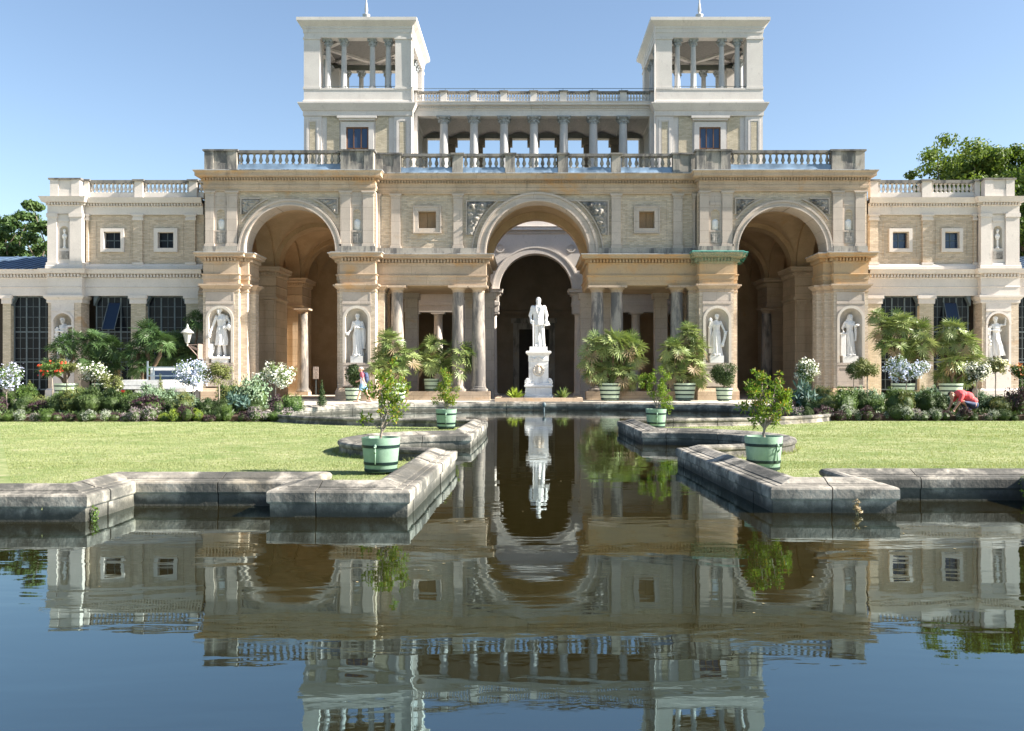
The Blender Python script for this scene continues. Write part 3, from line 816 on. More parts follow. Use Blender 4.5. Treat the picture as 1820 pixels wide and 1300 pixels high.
balustrade([('w', y(668), y(712)), ('b', y(712), y(804), 8), ('p', y(804), y(822)), ('b', y(822), y(898), 7), ('p', y(898), y(915)), ('b', y(915), y(992), 7),
            ('p', y(992), y(1009)), ('b', y(1009), y(1087), 7), ('p', y(1087), y(1103)), ('b', y(1103), y(1196), 8), ('w', y(1196), y(1240))], YC+.05, *zz, m_grey, m_soot, sheet_=True)
balustrade([('w', x(1238), x(1298)), ('b', x(1298), x(1478), 16), ('w', x(1478), x(1536))], YS+.05, *zz, m_grey, m_soot, sheet_=True)

# ---- round columns
def column(px_, d, z0, z1, r, mat, name='column', X_=None):
    """shaft with plain capital and base as sub-parts"""
    cx = X(px_, d) if X_ is None else X_; h = z1-z0
    sh = MB().lathe([(r, .34*r*2), (r*.99, h*.35), (r*.84, h-.9*r)], (cx, d, z0), 20)
    c = sh.build(name, mat, pal, (cx, d, z0), True, 40)
    q = MB().lathe([(r*.84, h-.95*r), (r*.9, h-.93*r), (r*.9, h-.86*r), (r*.86, h-.84*r), (r*.87, h-.66*r), (r*1.15, h-.36*r), (r*1.15, h-.32*r)], (cx, d, z0), 20)
    a = r*1.38; q.box(cx-a, cx+a, d-a, d+a, z0+h-.32*r, z0+h)
    q.build('capital', m_stone if mat is m_colum else mat, c, None, True, 30)
    q = MB().lathe([(r*1.32, .0), (r*1.36, .12*r), (r*1.36, .3*r), (r*1.1, .42*r), (r*1.12, .6*r), (r, .7*r)], (cx, d, z0), 20)
    q.build('base', mat, c, None, True, 30)
    return c
for p in (706, 815, 850.5, 1061.5, 1096, 1203): column(p, YC+.38, .72, 6.455, .38, m_colum)
part('stylobate', MB().box(y(686), y(871), YC-.12, 49.75, TZ-.02, .72).box(y(1042), y(1226), YC-.12, 49.75, TZ-.02, .72), m_stone)
for p in (732, 838, 868): 
    X0 = X(p, 53.5); part('back_pier', MB().box(X0-.36, X0+.36, 53.2, 53.9, TZ, 6.1).box(X0-.46, X0+.46, 53.1, 54, 6.1, 6.455), m_pale)
for p in (1042, 1080, 1174):
    X0 = X(p, 53.5); part('back_pier', MB().box(X0-.36, X0+.36, 53.2, 53.9, TZ, 6.1).box(X0-.46, X0+.46, 53.1, 54, 6.1, 6.455), m_pale)
# centre vault of the portico and back arch
vb = MB(); nn = 28
vv = [(ccx+(cri+.25)*math.cos(PI*i/nn), yy, czc+(cri+.25)*math.sin(PI*i/nn)) for yy in (49.9, 53.4) for i in range(nn+1)]
vb.add(vv, [(i, i+1, nn+2+i, nn+1+i) for i in range(nn)])
part('vault', vb, m_vault, True)
rb = MB().ring(ccx, czc-.05, cri-.12, cri+.5, 53.3, 54.1, n=36)
rb.archfront(y(671), y(1236), 8.12, 12.43, ccx, 8.12, czc-.05, cri+.4, 54.05); part('back_arch', rb, m_vault)
part('back_arch_wall', MB().archfront(y(671), y(1236), 8.13, 12.43, ccx, 8.13, czc-.05, cri+.3, 54.15, back=54.25), m_white)

# ---- inner court: serliana wall under the loggia
YI = 59.5; k_ = YI/1600; icx = X(952, YI); irr = 2.44; isp = Z(516, YI)
w = MB().archfront(-8.2, 9.6, Z(555, YI), 14.6, icx, Z(555, YI), isp, irr, YI, back=60.4)
part('court_wall', w, m_white)
w = MB().ring(icx, isp, irr-.02, irr+.42, YI-.07, 60.4); w.ring(icx, isp, irr+.34, irr+.44, YI-.1, YI)
w.sweep([(0, 10.9), (.06, 10.95), (.06, 11.12), (.3, 11.16), (.3, 11.3), (.36, 11.38), (0, 11.42)], [(-8.2, YI), (9.6, YI)]); w.dentils([(-8.2, YI), (9.6, YI)], .05, .14, 10.97, 11.1, .08, .16)
for s in (-1, 1):
    w.ring(icx+s*2.35, 10.0, .22, .30, YI-.06, YI, a1=2*PI, n=20); w.ring(icx+s*2.35, 10.0, .001, .14, YI-.05, YI, a1=2*PI, n=16)
part('court_arch', w, m_white)
ie = [(0, 5.77), (.0, 6.2), (.04, 6.22), (.04, 6.45), (0, 6.47), (0, 6.85), (.05, 6.9), (.05, 7.02), (.25, 7.05), (.25, 7.18), (.3, 7.27), (-.05, 7.3)]
for a, b, e1, e2 in ((-8.2, icx-irr, False, True), (icx+irr, 9.6, True, False)):
    pth = ([(a, 61)] if e1 else []) + [(a, YI-.12), (b, YI-.12)] + ([(b, 61)] if e2 else [])
    w = MB().sweep(ie, pth); w.dentils(pth, .05, .13, 6.9, 7.01, .08, .16); w.box(a, b, YI-.11, 60.3, 5.775, 5.9)
    part('court_entablature', w, m_white)
for p in (735, 779, 828, 875): column(p, YI+.35, TZ, 5.77, .33, m_white)
for p in (1029, 1076, 1130, 1180): column(p, YI+.35, TZ, 5.77, .33, m_white)
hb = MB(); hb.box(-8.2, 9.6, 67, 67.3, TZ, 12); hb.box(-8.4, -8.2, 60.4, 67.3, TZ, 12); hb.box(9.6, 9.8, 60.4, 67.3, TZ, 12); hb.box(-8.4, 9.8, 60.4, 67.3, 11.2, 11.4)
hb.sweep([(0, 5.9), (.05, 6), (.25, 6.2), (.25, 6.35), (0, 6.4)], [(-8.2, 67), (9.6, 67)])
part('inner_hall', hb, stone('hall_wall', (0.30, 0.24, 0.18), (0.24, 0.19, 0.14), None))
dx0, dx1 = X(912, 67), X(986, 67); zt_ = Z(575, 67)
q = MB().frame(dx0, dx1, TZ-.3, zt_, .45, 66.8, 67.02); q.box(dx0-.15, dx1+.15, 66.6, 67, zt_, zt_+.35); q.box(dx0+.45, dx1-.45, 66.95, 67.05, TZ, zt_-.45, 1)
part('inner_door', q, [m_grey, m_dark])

# ---- the two vaulted side halls
def groin(cx, a, y0, y1, z, mat):
    n = 22; yc, b = (y0+y1)/2, (y1-y0)/2; vv = []
    for i in range(n+1):
        for j in range(n+1):
            u, v = -math.cos(PI*i/n), -math.cos(PI*j/n)
            vv.append((cx+a*u, yc+b*v, z+a*max(math.sqrt(max(0, 1-u*u)), math.sqrt(max(0, 1-v*v)))))
    m = MB().add(vv, [(i*(n+1)+j, i*(n+1)+j+1, (i+1)*(n+1)+j+1, (i+1)*(n+1)+j) for i in range(n) for j in range(n)])
    part('vault', m, mat, True, 40)
for side, (cx, ri) in zip((-1, 1), SB):
    a = 2.72
    hx = cx+side*a                    # outer wall line
    hx2 = cx-side*a
    bays = ((49.3, 54.7), (55.6, 61.0), (61.9, 66.0))
    for b0, b1 in bays: groin(cx, a, b0, b1, 8.15, m_vault)
    for yb, yb2 in ((54.7, 55.6), (61.0, 61.9)):
        part('transverse_arch', MB().ring(cx, 8.15, a-.28, a+.3, yb, yb2, n=32), m_vault)
        for s in (side, -side):
            xa = cx+s*(a-.22); xb = cx+s*(a+2.0 if s == side else a+.7); lo, hi = min(xa, xb), max(xa, xb)
            pth = [(lo, yb2+1.2), (lo, yb-.45), (hi, yb-.45)] if s > 0 else [(lo, yb-.45), (hi, yb-.45), (hi, yb2+1.2)]
            q = MB().box(lo+.005, hi-.005, yb-.445, yb2+1.195, TZ, 6.1); q.box(lo-.06, hi+.06, yb-.52, yb2+1.27, TZ, .8)
            for k in range(2 if s == side else 1):       # pilasters on the front of the pier
                u = (lo if s < 0 else hi) if False else None
                px0 = (hi-.62-k*.95) if s < 0 else (lo+.12+k*.95)
                q.box(px0, px0+.5, yb-.55, yb-.44, .8, 5.85); q.box(px0-.07, px0+.57, yb-.62, yb-.44, 5.85, 6.12)
            pp = part('hall_pier', q, m_hall)
            f = MB().sweep([(0, 6.1), (.1, 6.2), (.1, 6.3), (0, 6.32), (0, 6.9), (.05, 6.95), (0, 7), (0, 7.55), (.06, 7.6), (.06, 7.8), (.3, 7.86), (.3, 7.98), (.36, 8.1), (-.3, 8.14)], pth)
            f.dentils(pth, .05, .14, 7.62, 7.78, .09, .17); f.box(lo+.03, hi-.03, yb-.42, yb2+1.17, 6.1, 8.12)
            f.build('entablature', m_hall, pp)
    # outer wall with blind lunettes, end wall
    ow = MB()
    ow.box(min(hx+side*1.9, hx+side*2.1), max(hx+side*1.9, hx+side*2.1), 49.5, 66.2, TZ, 12.2)
    ow.box(hx2-side*3 if side > 0 else hx-2, hx+2 if side > 0 else hx2+3, 66.2, 66.4, TZ, 12.2)
    part('hall_wall', ow, m_vault)
    for b0, b1 in bays:
        yc, b = (b0+b1)/2, (b1-b0)/2
        lu = MB(); n = 24                                  # side arch band
        for s_ in (1, -1):
            vv = []
            for i in range(n+1):
                aa = PI*i/n
                for rr in (b-.02, b-.3):
                    for xx in (cx+s_*side*(a-.05), cx+s_*side*(a+.9)):
                        vv.append((xx, yc-rr*math.cos(aa), 8.15+a/b*rr*math.sin(aa)))
            ff = []
            for i in range(n):
                q0, q1 = 4*i, 4*i+4
                ff += [(q0, q0+2, q1+2, q1), (q0+2, q0+3, q1+3, q1+2), (q0+3, q0+1, q1+1, q1+3)]
            lu.add(vv, ff)
        part('side_arch', lu, m_vault)
    part('hall_column_stand', MB().box(cx+side*(a-.5)-.45, cx+side*(a-.5)+.45, 59.2, 60.1, TZ-.02, .5), m_stone)
    column(0, 59.65, .5, 6.0, .36, m_colum, X_=cx+side*(a-.5))
q = MB().frame(X(842, 56) if False else -16.2, -15.5, TZ, 5.9, .06, 57.6, 57.66)
for i in range(1, 9): q.box(-16.2, -15.5, 57.61, 57.65, TZ+i*.62, TZ+i*.62+.03)
q.box(-15.87, -15.83, 57.61, 57.65, TZ, 5.9)
part('glazed_door', q, m_steel)
# ---- towers
DT = 59.0
def corinth(cx, cy, z0, z1, r, mat, capm, root, name='column'):
    h = z1-z0
    c = MB().lathe([(r*1.45, 0), (r*1.45, .1), (r*1.2, .16), (r*1.25, .24), (r, .3), (r*.99, h*.4), (r*.86, h-.5)], (cx, cy, z0), 14).build(name, m_lcol, root, (cx, cy, z0), True, 40)
    q = MB().lathe([(r*.88, h-.5), (r*.95, h-.48), (r*.9, h-.44), (r*1.0, h-.3), (r*1.25, h-.2), (r*1.1, h-.18), (r*1.5, h-.07)], (cx, cy, z0), 10)
    for k in range(8):
        a = k*PI/4; q.ball((cx+r*1.15*math.cos(a), cy+r*1.15*math.sin(a), z0+h-.32), (.07, .07, .06), 6, 4)
    for k in range(4):
        a = k*PI/2+PI/4; q.ball((cx+r*1.7*math.cos(a), cy+r*1.7*math.sin(a), z0+h-.13), (.08, .08, .07), 6, 4)
    a = r*1.55; q.box(cx-a, cx+a, cy-a, cy+a, z0+h-.07, z0+h)
    q.build('capital', capm, c, None, True, 40)
m_lcol = stone('loggia_column', (0.47, 0.465, 0.46), (0.41, 0.41, 0.41), None, dark=(0.2, 0.2, 0.21), dk=(0.6, 0.8))
m_lead = plain('weathered_capital', (0.30, 0.32, 0.33), 0.8, 0, 0.25, 6)
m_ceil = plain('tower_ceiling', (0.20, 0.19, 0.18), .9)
def ccw(x0, x1, y0, y1): return [(x0, y0), (x1, y0), (x1, y1), (x0, y1), (x0, y0)]
def closed_sweep(mb, prof, x0, x1, y0, y1, m=0):
    for p in range(4):
        c = [(x0, y0), (x1, y0), (x1, y1), (x0, y1)]
        a, b = c[p], c[(p+1) % 4]
        pr, nx_ = c[p-1], c[(p+2) % 4]
        da = Vector((b[0]-a[0], b[1]-a[1])).normalized(); n0 = Vector((da.y, -da.x))
        mb.sweep(prof, [a, b], m, False, [n0-da, n0+da])
    return mb
for tx0, tx1, wx, cols_, side in ((540, 731, (615, 655), (580.5, 609, 660, 688.5), -1), (1166, 1356, (1243, 1281), (1206, 1234.5, 1285, 1313), 1)):
    x0, x1 = X(tx0, DT), X(tx1, DT); y0, y1 = DT, DT+(x1-x0); zt = lambda v: Z(v, DT)
    tw = MB(); tw.box(x0, x1, y0+.12, y1-.12, 12.4, 20.3)
    root = part('tower', tw, m_tower)
    # lower stage front: corner pilasters with brick panels, brick strips, window
    W = x1-x0; wa, wb = X(wx[0], DT), X(wx[1], DT); wc = (wa+wb)/2
    q = MB()
    for a, b in ((x0, x0+1.15), (x1-1.15, x1)):
        q.box(a, b, y0+.02, y0+.13, 12.5, zt(207)); q.frame(a+.18, b-.18, 12.6, zt(212), .12, y0-.02, y0+.03)
    q.build('corner_pilaster', m_tower, root)
    bq = MB()
    for a, b in ((x0+.38, x0+.77), (x1-.77, x1-.38)): bq.box(a, b, y0-.002, y0+.05, 12.6, zt(217))
    for a, b in ((x0+1.5, wa-.45), (wb+.45, x1-1.5)): bq.box(a, b, y0+.07, y0+.14, 12.5, zt(207))
    bq.build('brick_panel', m_brickp, root)
    wz0, wz1 = 14.0, zt(226)
    q = MB().frame(wa-.33, wb+.33, wz0-.33, wz1+.33, .33, y0, y0+.14); q.box(wa-.55, wb+.55, y0-.22, y0+.1, wz1+.55, wz1+.70); q.box(wa-.45, wb+.45, y0-.1, y0+.1, wz1+.42, wz1+.55)
    q.build('window_surround', m_tower, root)
    f = MB().frame(wa, wb, wz0, wz1, .09, y0+.05, y0+.11)
    for u in (1/3, 2/3): f.box(wa+(wb-wa)*u-.03, wa+(wb-wa)*u+.03, y0+.06, y0+.10, wz0, wz1)
    for u in (.32, .64): f.box(wa, wb, y0+.06, y0+.10, wz0+(wz1-wz0)*u-.03, wz0+(wz1-wz0)*u+.03)
    f.build('window_frame', m_wood, root)
    for i in range(3):
        for j in range(3):
            MB().box(wa+(wb-wa)*i/3+.03, wa+(wb-wa)*(i+1)/3-.03, y0+.095, y0+.115, wz0+(wz1-wz0)*j*.32+.03, wz0+(wz1-wz0)*min(1, (j+1)*.32+.04*(j == 2))-.03).build('pane', m_bglass, root)
    # cornice below the parapet, parapet, belvedere
    q = closed_sweep(MB(), [(0, zt(207)), (.05, zt(206)), (.05, zt(198)), (.12, zt(197)), (.3, zt(188)), (.34, zt(186)), (.34, zt(184)), (-.1, zt(182))], x0, x1, y0, y1)
    closed_sweep(q, [(.06, zt(184)), (.06, zt(179)), (.0, zt(178)), (.0, zt(160)), (.03, zt(160)), (.03, zt(157)), (-.9, zt(157))], x0, x1, y0, y1)
    q.build('cornice', m_tower, root)
    zo0, zo1 = zt(158.5), zt(67)
    pw = X(568.5, DT)-X(540, DT)
    q = MB()
    for a in (x0, x1-pw):
        for b in (y0, y1-pw):
            q.box(a, a+pw, b, b+pw, zo0, zo1); q.box(a-.04, a+pw+.04, b-.04, b+pw+.04, zo0, zo0+.14); q.box(a-.05, a+pw+.05, b-.05, b+pw+.05, zo1-.12, zo1)
    q.build('corner_pier', m_tower, root)
    closed_sweep(MB(), [(-pw*.6, zo1), (0, zo1), (0, zo1+.3), (.04, zo1+.31), (.04, zo1+.55), (.08, zo1+.58), (.08, zo1+.7), (.36, zo1+.95), (.40, zo1+1.0), (.40, zo1+1.2), (-.6, zo1+1.3)], x0, x1, y0, y1).build('roof_cornice', m_tower, root)
    MB().add([(x0-.3, y0-.3, zo1+1.22), (x1+.3, y0-.3, zo1+1.22), (x1+.3, y1+.3, zo1+1.22), (x0-.3, y1+.3, zo1+1.22), ((x0+x1)/2, (y0+y1)/2, zo1+2.4)], [(0, 1, 4), (1, 2, 4), (2, 3, 4), (3, 0, 4)]).build('roof', m_slate, root)
    rel = [X(c, DT)-x0 for c in cols_]
    for rr in rel:
        corinth(x0+rr, y0+.45, zo0, zo1, .19, m_tower, m_lead, root); corinth(x0+rr, y1-.45, zo0, zo1, .19, m_tower, m_lead, root)
        corinth(x0+.45, y0+rr, zo0, zo1, .19, m_tower, m_lead, root); corinth(x1-.45, y0+rr, zo0, zo1, .19, m_tower, m_lead, root)
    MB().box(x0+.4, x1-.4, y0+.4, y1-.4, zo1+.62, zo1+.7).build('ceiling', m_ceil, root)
    bm = MB(); zc0, zc1 = zo1+.36, zo1+.625; cxm, cym = (x0+x1)/2, (y0+y1)/2; h = W/2-.6
    def beam(p, q_, w=.16):
        d = Vector((q_[0]-p[0], q_[1]-p[1])).normalized(); n = Vector((d.y, -d.x))*w
        bm.extz([(p[0]-n.x, p[1]-n.y), (p[0]+n.x, p[1]+n.y), (q_[0]+n.x, q_[1]+n.y), (q_[0]-n.x, q_[1]-n.y)][::-1], zc0+.1, zc1)
    cc_ = [(cxm-h, cym), (cxm, cym-h), (cxm+h, cym), (cxm, cym+h)]
    for i in range(4): beam(cc_[i], cc_[(i+1) % 4])
    for u in (-1, 1): beam((cxm+u*h, cym-h), (cxm+u*h, cym+h)); beam((cxm-h, cym+u*h), (cxm+h, cym+u*h)); beam((cxm+u*h, cym-h), (cxm+u*h*.5, cym-h*.5)); beam((cxm+u*h, cym+h), (cxm+u*h*.5, cym+h*.5))
    bm.build('ceiling_beams', m_tower, root)
    q = MB()
    for b in (y0+.25, y1-.25): q.tube([(x0+pw, b, zo0+.25), (x1-pw, b, zo0+.25)], .02, 6)
    q.build('guard_rail', m_steel, root)
    ft = MB().lathe([(.001, 0), (.24, 0), (.24, .1), (.11, .22), (.09, .36), (.13, .42), (.26, .62), (.27, .68), (.13, .73), (.08, .8), (.12, .98), (.10, 1.2), (.04, 1.6), (.05, 1.7), (.02, 2.5), (.001, 2.55)], (X(651 if side < 0 else 1243, 62.5), 62.5, zo1+2.2), 14)
    ft.build('finial', m_tower, root, None, True, 50)
    bx_ = X(552 if side < 0 else 1342, DT); MB().box(bx_-.55, bx_+.55, DT+.2, DT+1.2, zo1+1.2, zo1+1.42).build('roof_box', m_sheet, root)
    dpx = x1-.02 if side < 0 else x0+.02
    MB().tube([(dpx-side*.12, y0-.06, zo1+.9), (dpx-side*.12, y0-.06, zo1+.5), (dpx-side*.12, y0-.02, 12.6)], .05, 6).build('downpipe', m_tower, root)

# ---- loggia between the towers
DL = 60.0; lx0, lx1 = X(731, DT)-.1, X(1166, DT)+.1; zl = lambda v: Z(v, DL); xl_ = lambda v: X(v, DL)
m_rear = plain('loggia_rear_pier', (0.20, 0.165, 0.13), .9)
lg = part('loggia', MB().box(lx0, lx1, DL-.4, 66.4, 14.0, 14.3), m_tower)
for yb in (DL, 65.6):
    s = 1 if yb == DL else -1
    pth = [(lx0, yb-.32*s), (lx1, yb-.32*s)] if s > 0 else [(lx1, yb+.32), (lx0, yb+.32)]
    q = MB().sweep([(-.6, zl(209)), (0, zl(209)), (0, zl(200)), (.04, zl(199.5)), (.04, zl(197)), (.08, zl(196)), (.08, zl(192.5)), (.3, zl(191)), (.3, zl(187.5)), (.36, zl(186)), (-.5, zl(185))], pth)
    q.dentils(pth, .08, .16, zl(196), zl(193), .08, .15)
    q.build('entablature', m_tower, lg)
for p in (789, 842.5, 896, 949, 1002, 1054.5, 1107.5):
    corinth(xl_(p), DL, 14.3, zl(209), .30, m_tower, m_lead, lg); X0 = xl_(p)
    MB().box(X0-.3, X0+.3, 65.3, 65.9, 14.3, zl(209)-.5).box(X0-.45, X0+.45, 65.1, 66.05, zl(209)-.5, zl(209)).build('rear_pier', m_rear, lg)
for a, b in ((lx0, lx0+.42), (lx1-.42, lx1)): MB().box(a, b, DL-.3, DL+.3, 14.3, zl(209)).box(a, b, 65.3, 65.9, 14.3, zl(209)).build('end_pilaster', m_tower, lg)
cl = MB(); n = 10; px_s = [lx0]+[xl_(p) for p in (789, 842.5, 896, 949, 1002, 1054.5, 1107.5)]+[lx1]
for a, b in zip(px_s, px_s[1:]):
    vv = [(a+(b-a)*i/n, yy, zl(209)+.04+.42*math.sin(PI*i/n)) for yy in (DL+.3, 65.4) for i in range(n+1)]
    cl.add(vv, [(i, n+1+i, n+2+i, i+1) for i in range(n)])
cl.box(lx0, lx1, DL-.2, 65.8, zl(209)+.55, zl(209)+.65)
cl.build('vaulted_ceiling', plain('loggia_ceiling', (0.42, 0.39, 0.36), .9), lg)
part('loggia_roof', MB().box(lx0, lx1, DL-.3, 65.9, zl(187), zl(185.5)), m_tower)
sg = [('p', xl_(733), xl_(742))]
edges = [742, 783.5, 795, 836.5, 848, 889.5, 901, 942.5, 954, 995, 1007, 1048, 1060, 1101, 1113, 1155]
for i in range(0, 16, 2):
    sg.append(('b', xl_(edges[i]), xl_(edges[i+1]), 8))
    if i < 14: sg.append(('p', xl_(edges[i+1]), xl_(edges[i+2])))
sg.append(('p', xl_(1155), xl_(1164)))
balustrade(sg, DL-.25, zl(185.2), zl(181), zl(168), zl(164), m_tower, m_soot, 0.3)
q = MB().tube([(lx0, DL-.1, zl(158.5)), (lx1, DL-.1, zl(158.5))], .018, 6)
for i in range(9): u = lx0+.3+(lx1-lx0-.6)*i/8; q.tube([(u, DL-.1, zl(165)), (u, DL-.1, zl(158.5))], .015, 5)
part('hand_rail', q, m_steel)
part('loggia_side_wall', MB().box(-8.3, -8.2, 54.2, 66, TZ, 14).box(9.6, 9.7, 54.2, 66, TZ, 14) if False else MB().box(lx0, lx1, 60.4, 66, 13.6, 13.99), m_white)

# ---- wings
DW = 50.0
def wing(flip, corner, wins_u, wins_l, pil_b, inner, bal_e, hall_w):
    """all px at depth DW; corner (x0,x1) px; inner px where the wing meets the main block"""
    z_ = lambda v: Z(v, DW); X_ = lambda v: X(v, DW); s = -1 if flip else 1
    c0, c1 = X_(corner[0]), X_(corner[1]); xi = X_(inner)
    YP = DW-.35                                           # corner pavilion stands proud
    lo, hi = (c1, xi) if not flip else (xi, c0)
    end = -45 if not flip else 46
    rowsL = [z_(525), z_(511), z_(494), z_(488), z_(480)]
    path = [(end, DW), (c0, DW), (c0, YP), (c1, YP), (c1, DW), (xi, DW)] if not flip else [(xi, DW), (c0, DW), (c0, YP), (c1, YP), (c1, DW), (end, DW)]
    LOWW = [(-.3, z_(526)), (0, z_(526)), (0, z_(512)), (.04, z_(511)), (0.01, z_(509.5)), (0.01, z_(495.5)), (.04, z_(494)), (.0, z_(493.8)), (.0, z_(488.5)), (.25, z_(487.5)), (.30, z_(483)), (.36, z_(480)), (-.4, z_(479))]
    e = MB().sweep(LOWW, path); e.dentils(path, .0, .17, z_(493.5), z_(488.6), .09, .18)
    root = part('wing_entablature', e, m_white)
    # upper storey
    up = [(c0, 56), (c0, YP), (c1, YP), (c1, DW), (xi, DW)] if not flip else [(xi, DW), (c0, DW), (c0, YP), (c1, YP), (c1, 56)]
    e = MB().sweep([(-.1, z_(382)), (0, z_(382)), (0, z_(368)), (.04, z_(367)), (.0, z_(366.8)), (.0, z_(362.5)), (.22, z_(362)), (.28, z_(357)), (.34, z_(353)), (-.5, z_(352))], up)
    e.dentils(up, .0, .14, z_(366.6), z_(362.7), .08, .16)
    part('wing_cornice', e, m_white)
    w = MB(); cells = sorted(wins_u); xs = [lo]
    for i, u in enumerate(cells):
        nxt = hi if i == len(cells)-1 else X_((u[3]+cells[i+1][2])/2)
        wall_hole(w, xs[-1], nxt, z_(479), z_(381), (X_(u[0]), X_(u[1]), z_(441), z_(414)), DW+.12); xs.append(nxt)
    w.box(c0, c1, DW+.2, 56, z_(479), z_(381)) if False else None
    w.box(min(c0, xi), max(c1, xi), 55.9, 56, z_(479), z_(352))
    part('wing_wall', w, m_brickp if False else m_brick)
    part('wing_band', MB().sweep([(-.1, z_(480)), (.08, z_(479.5)), (.08, z_(474)), (.05, z_(473)), (.0, z_(470)), (-.15, z_(469))], up if not flip else up), m_white)
    part('wing_roof', MB().box(min(c0, xi)+.2, max(c1, xi)-.2, DW-.1, 56, z_(353), z_(352.3)), m_soot)
    for u in cells:
        f = MB().frame(X_(u[2]), X_(u[3]), z_(448), z_(406), X_(u[0])-X_(u[2]), DW+.0, DW+.35)
        wf = part('window', f, m_white)
        MB().box(X_(u[0])-.02, X_(u[1])+.02, DW+.31, DW+.34, z_(442), z_(413)).build('pane', m_glass if not flip else m_bglass, wf)
        b = MB(); xm = X_((u[0]+u[1])/2); b.box(xm-.02, xm+.02, DW+.28, DW+.32, z_(442), z_(413)); zm = z_(427); b.box(X_(u[0]), X_(u[1]), DW+.28, DW+.32, zm-.02, zm+.02)
        b.build('glazing_bars', m_steel, wf)
        MB().frame(X_(u[2]-10), X_(u[3]+10), z_(459), z_(391), .05, DW+.095, DW+.13).build('brick_border', m_brick, wf)
    for a, b in pil_b:
        A, B = X_(a), X_(b)
        q = MB().box(A, B, DW-.0, DW+.15, z_(467), z_(392)); p = part('brick_pilaster', q, m_brick)
        MB().box(A-.05, B+.05, DW-.05, DW+.15, z_(392), z_(388)).box(A-.02, B+.02, DW-.02, DW+.15, z_(388), z_(384)).box(A-.08, B+.08, DW-.08, DW+.15, z_(384), z_(381)).build('capital', m_white, p)
        MB().box(A-.05, B+.05, DW-.05, DW+.15, z_(471), z_(467)).build('base', m_white, p)
    # corner pavilion, upper
    w_ = (c1-c0)
    q = MB(); q.box(c0, c0+w_*.27, YP-.0, YP+.3, z_(473), z_(381)); q.box(c1-w_*.35, c1, YP-.0, YP+.3, z_(473), z_(381)); q.box(c0+.03, c1-.03, YP+.32, DW+1, z_(475), z_(381.3))
    for a, b in ((c0, c0+w_*.27), (c1-w_*.35, c1)): q.box(a-.04, b+.04, YP-.05, YP+.2, z_(388), z_(381)); q.box(a-.05, b+.05, YP-.06, YP+.2, z_(475), z_(468))
    q.box(c0+.04, c1-.04, YP+.04, 55.85, z_(382), z_(352.5)); q.box(c0+.05, c0+.3, DW+1.01, 55.8, z_(475), z_(381.5)); q.box(c1-.3, c1-.05, DW+1.01, 55.8, z_(475), z_(381.5))
    cp = part('corner_pavilion', q, m_white)
    nx = c0+w_*.46; nr = .24; zs_ = z_(443); zsp = z_(411)
    MB().archfront(c0+w_*.27, c1-w_*.35, z_(475), z_(381), nx, zs_, zsp, nr, YP+.1).box(nx-.3, nx+.3, YP+.06, YP+.1, z_(396), z_(392)).build('niche_strip', m_white, cp)
    MB().niche(nx, YP+.1, zs_, zsp, nr, .22).build('niche', m_niche, cp, None, True, 50)
    MB().box(nx-.26, nx+.26, YP+.07, YP+.1, z_(462), z_(448)).build('carved_panel', m_relief, cp)
    # lower: brick piers, steel windows
    zb = TZ
    piers = []
    xs = sorted([X_(v) for u in wins_l for v in u])
    lows = [(xs[i], xs[i+1]) for i in range(1, len(xs)-1, 2)]
    if not flip: lows += [(xs[-1], xi+.1)]; lows = [(X_(4), xs[0])] + lows
    else: lows = [(xi-.1, xs[0])] + lows
    for a, b in lows:
        is_c = a < (c0+c1)/2 < b
        if is_c: continue
        q = MB().box(a, b, DW+.05, DW+.8, zb, z_(540)); p = part('brick_pier', q, m_brickp)
        MB().box(a-.12, b+.12, DW-.07, DW+.8, z_(531), z_(525)).box(a-.06, b+.06, DW-.0, DW+.8, z_(540), z_(531)).build('capital', m_white, p)
    for a, b in wins_l:
        A, B = X_(a), X_(b); zt_ = z_(526); zb_ = TZ+.5
        f = MB().frame(A, B, zb_, zt_, .07, DW+.35, DW+.45)
        for u in (1/3, 2/3): f.box(A+(B-A)*u-.04, A+(B-A)*u+.04, DW+.35, DW+.45, zb_, zt_)
        for v in (.30, .62): f.box(A, B, DW+.355, DW+.445, zb_+(zt_-zb_)*v-.035, zb_+(zt_-zb_)*v+.035)
        for i in range(6): f.box(A+(B-A)*(i+.5)/6-.012 if False else A+(B-A)*(2*(i//2)+1)/6-.012, A+(B-A)*(2*(i//2)+1)/6+.012, DW+.37, DW+.43, zb_, zt_) if i % 2 == 0 else None
        for j in range(1, 9): f.box(A, B, DW+.371, DW+.429, zb_+(zt_-zb_)*j/9-.012, zb_+(zt_-zb_)*j/9+.012)
        wf = part('tall_window', f, m_steel)
        for cut in (A, B):                                  # chamfered corbels at the top corners
            sg_ = 1 if cut == A else -1
            MB().extr([(cut, zt_-.55), (cut+sg_*.28, zt_), (cut, zt_)] if sg_ > 0 else [(cut, zt_-.55), (cut, zt_), (cut-.28, zt_)], DW+.1, DW+.5).build('corbel', m_steel, wf)
        for i in range(3):
            for j in range(3):
                vv = (0, .30, .62, 1)
                MB().box(A+(B-A)*i/3+.04, A+(B-A)*(i+1)/3-.04, DW+.395, DW+.405, zb_+(zt_-zb_)*vv[j]+.035, zb_+(zt_-zb_)*vv[j+1]-.035).build('pane', m_glass, wf)
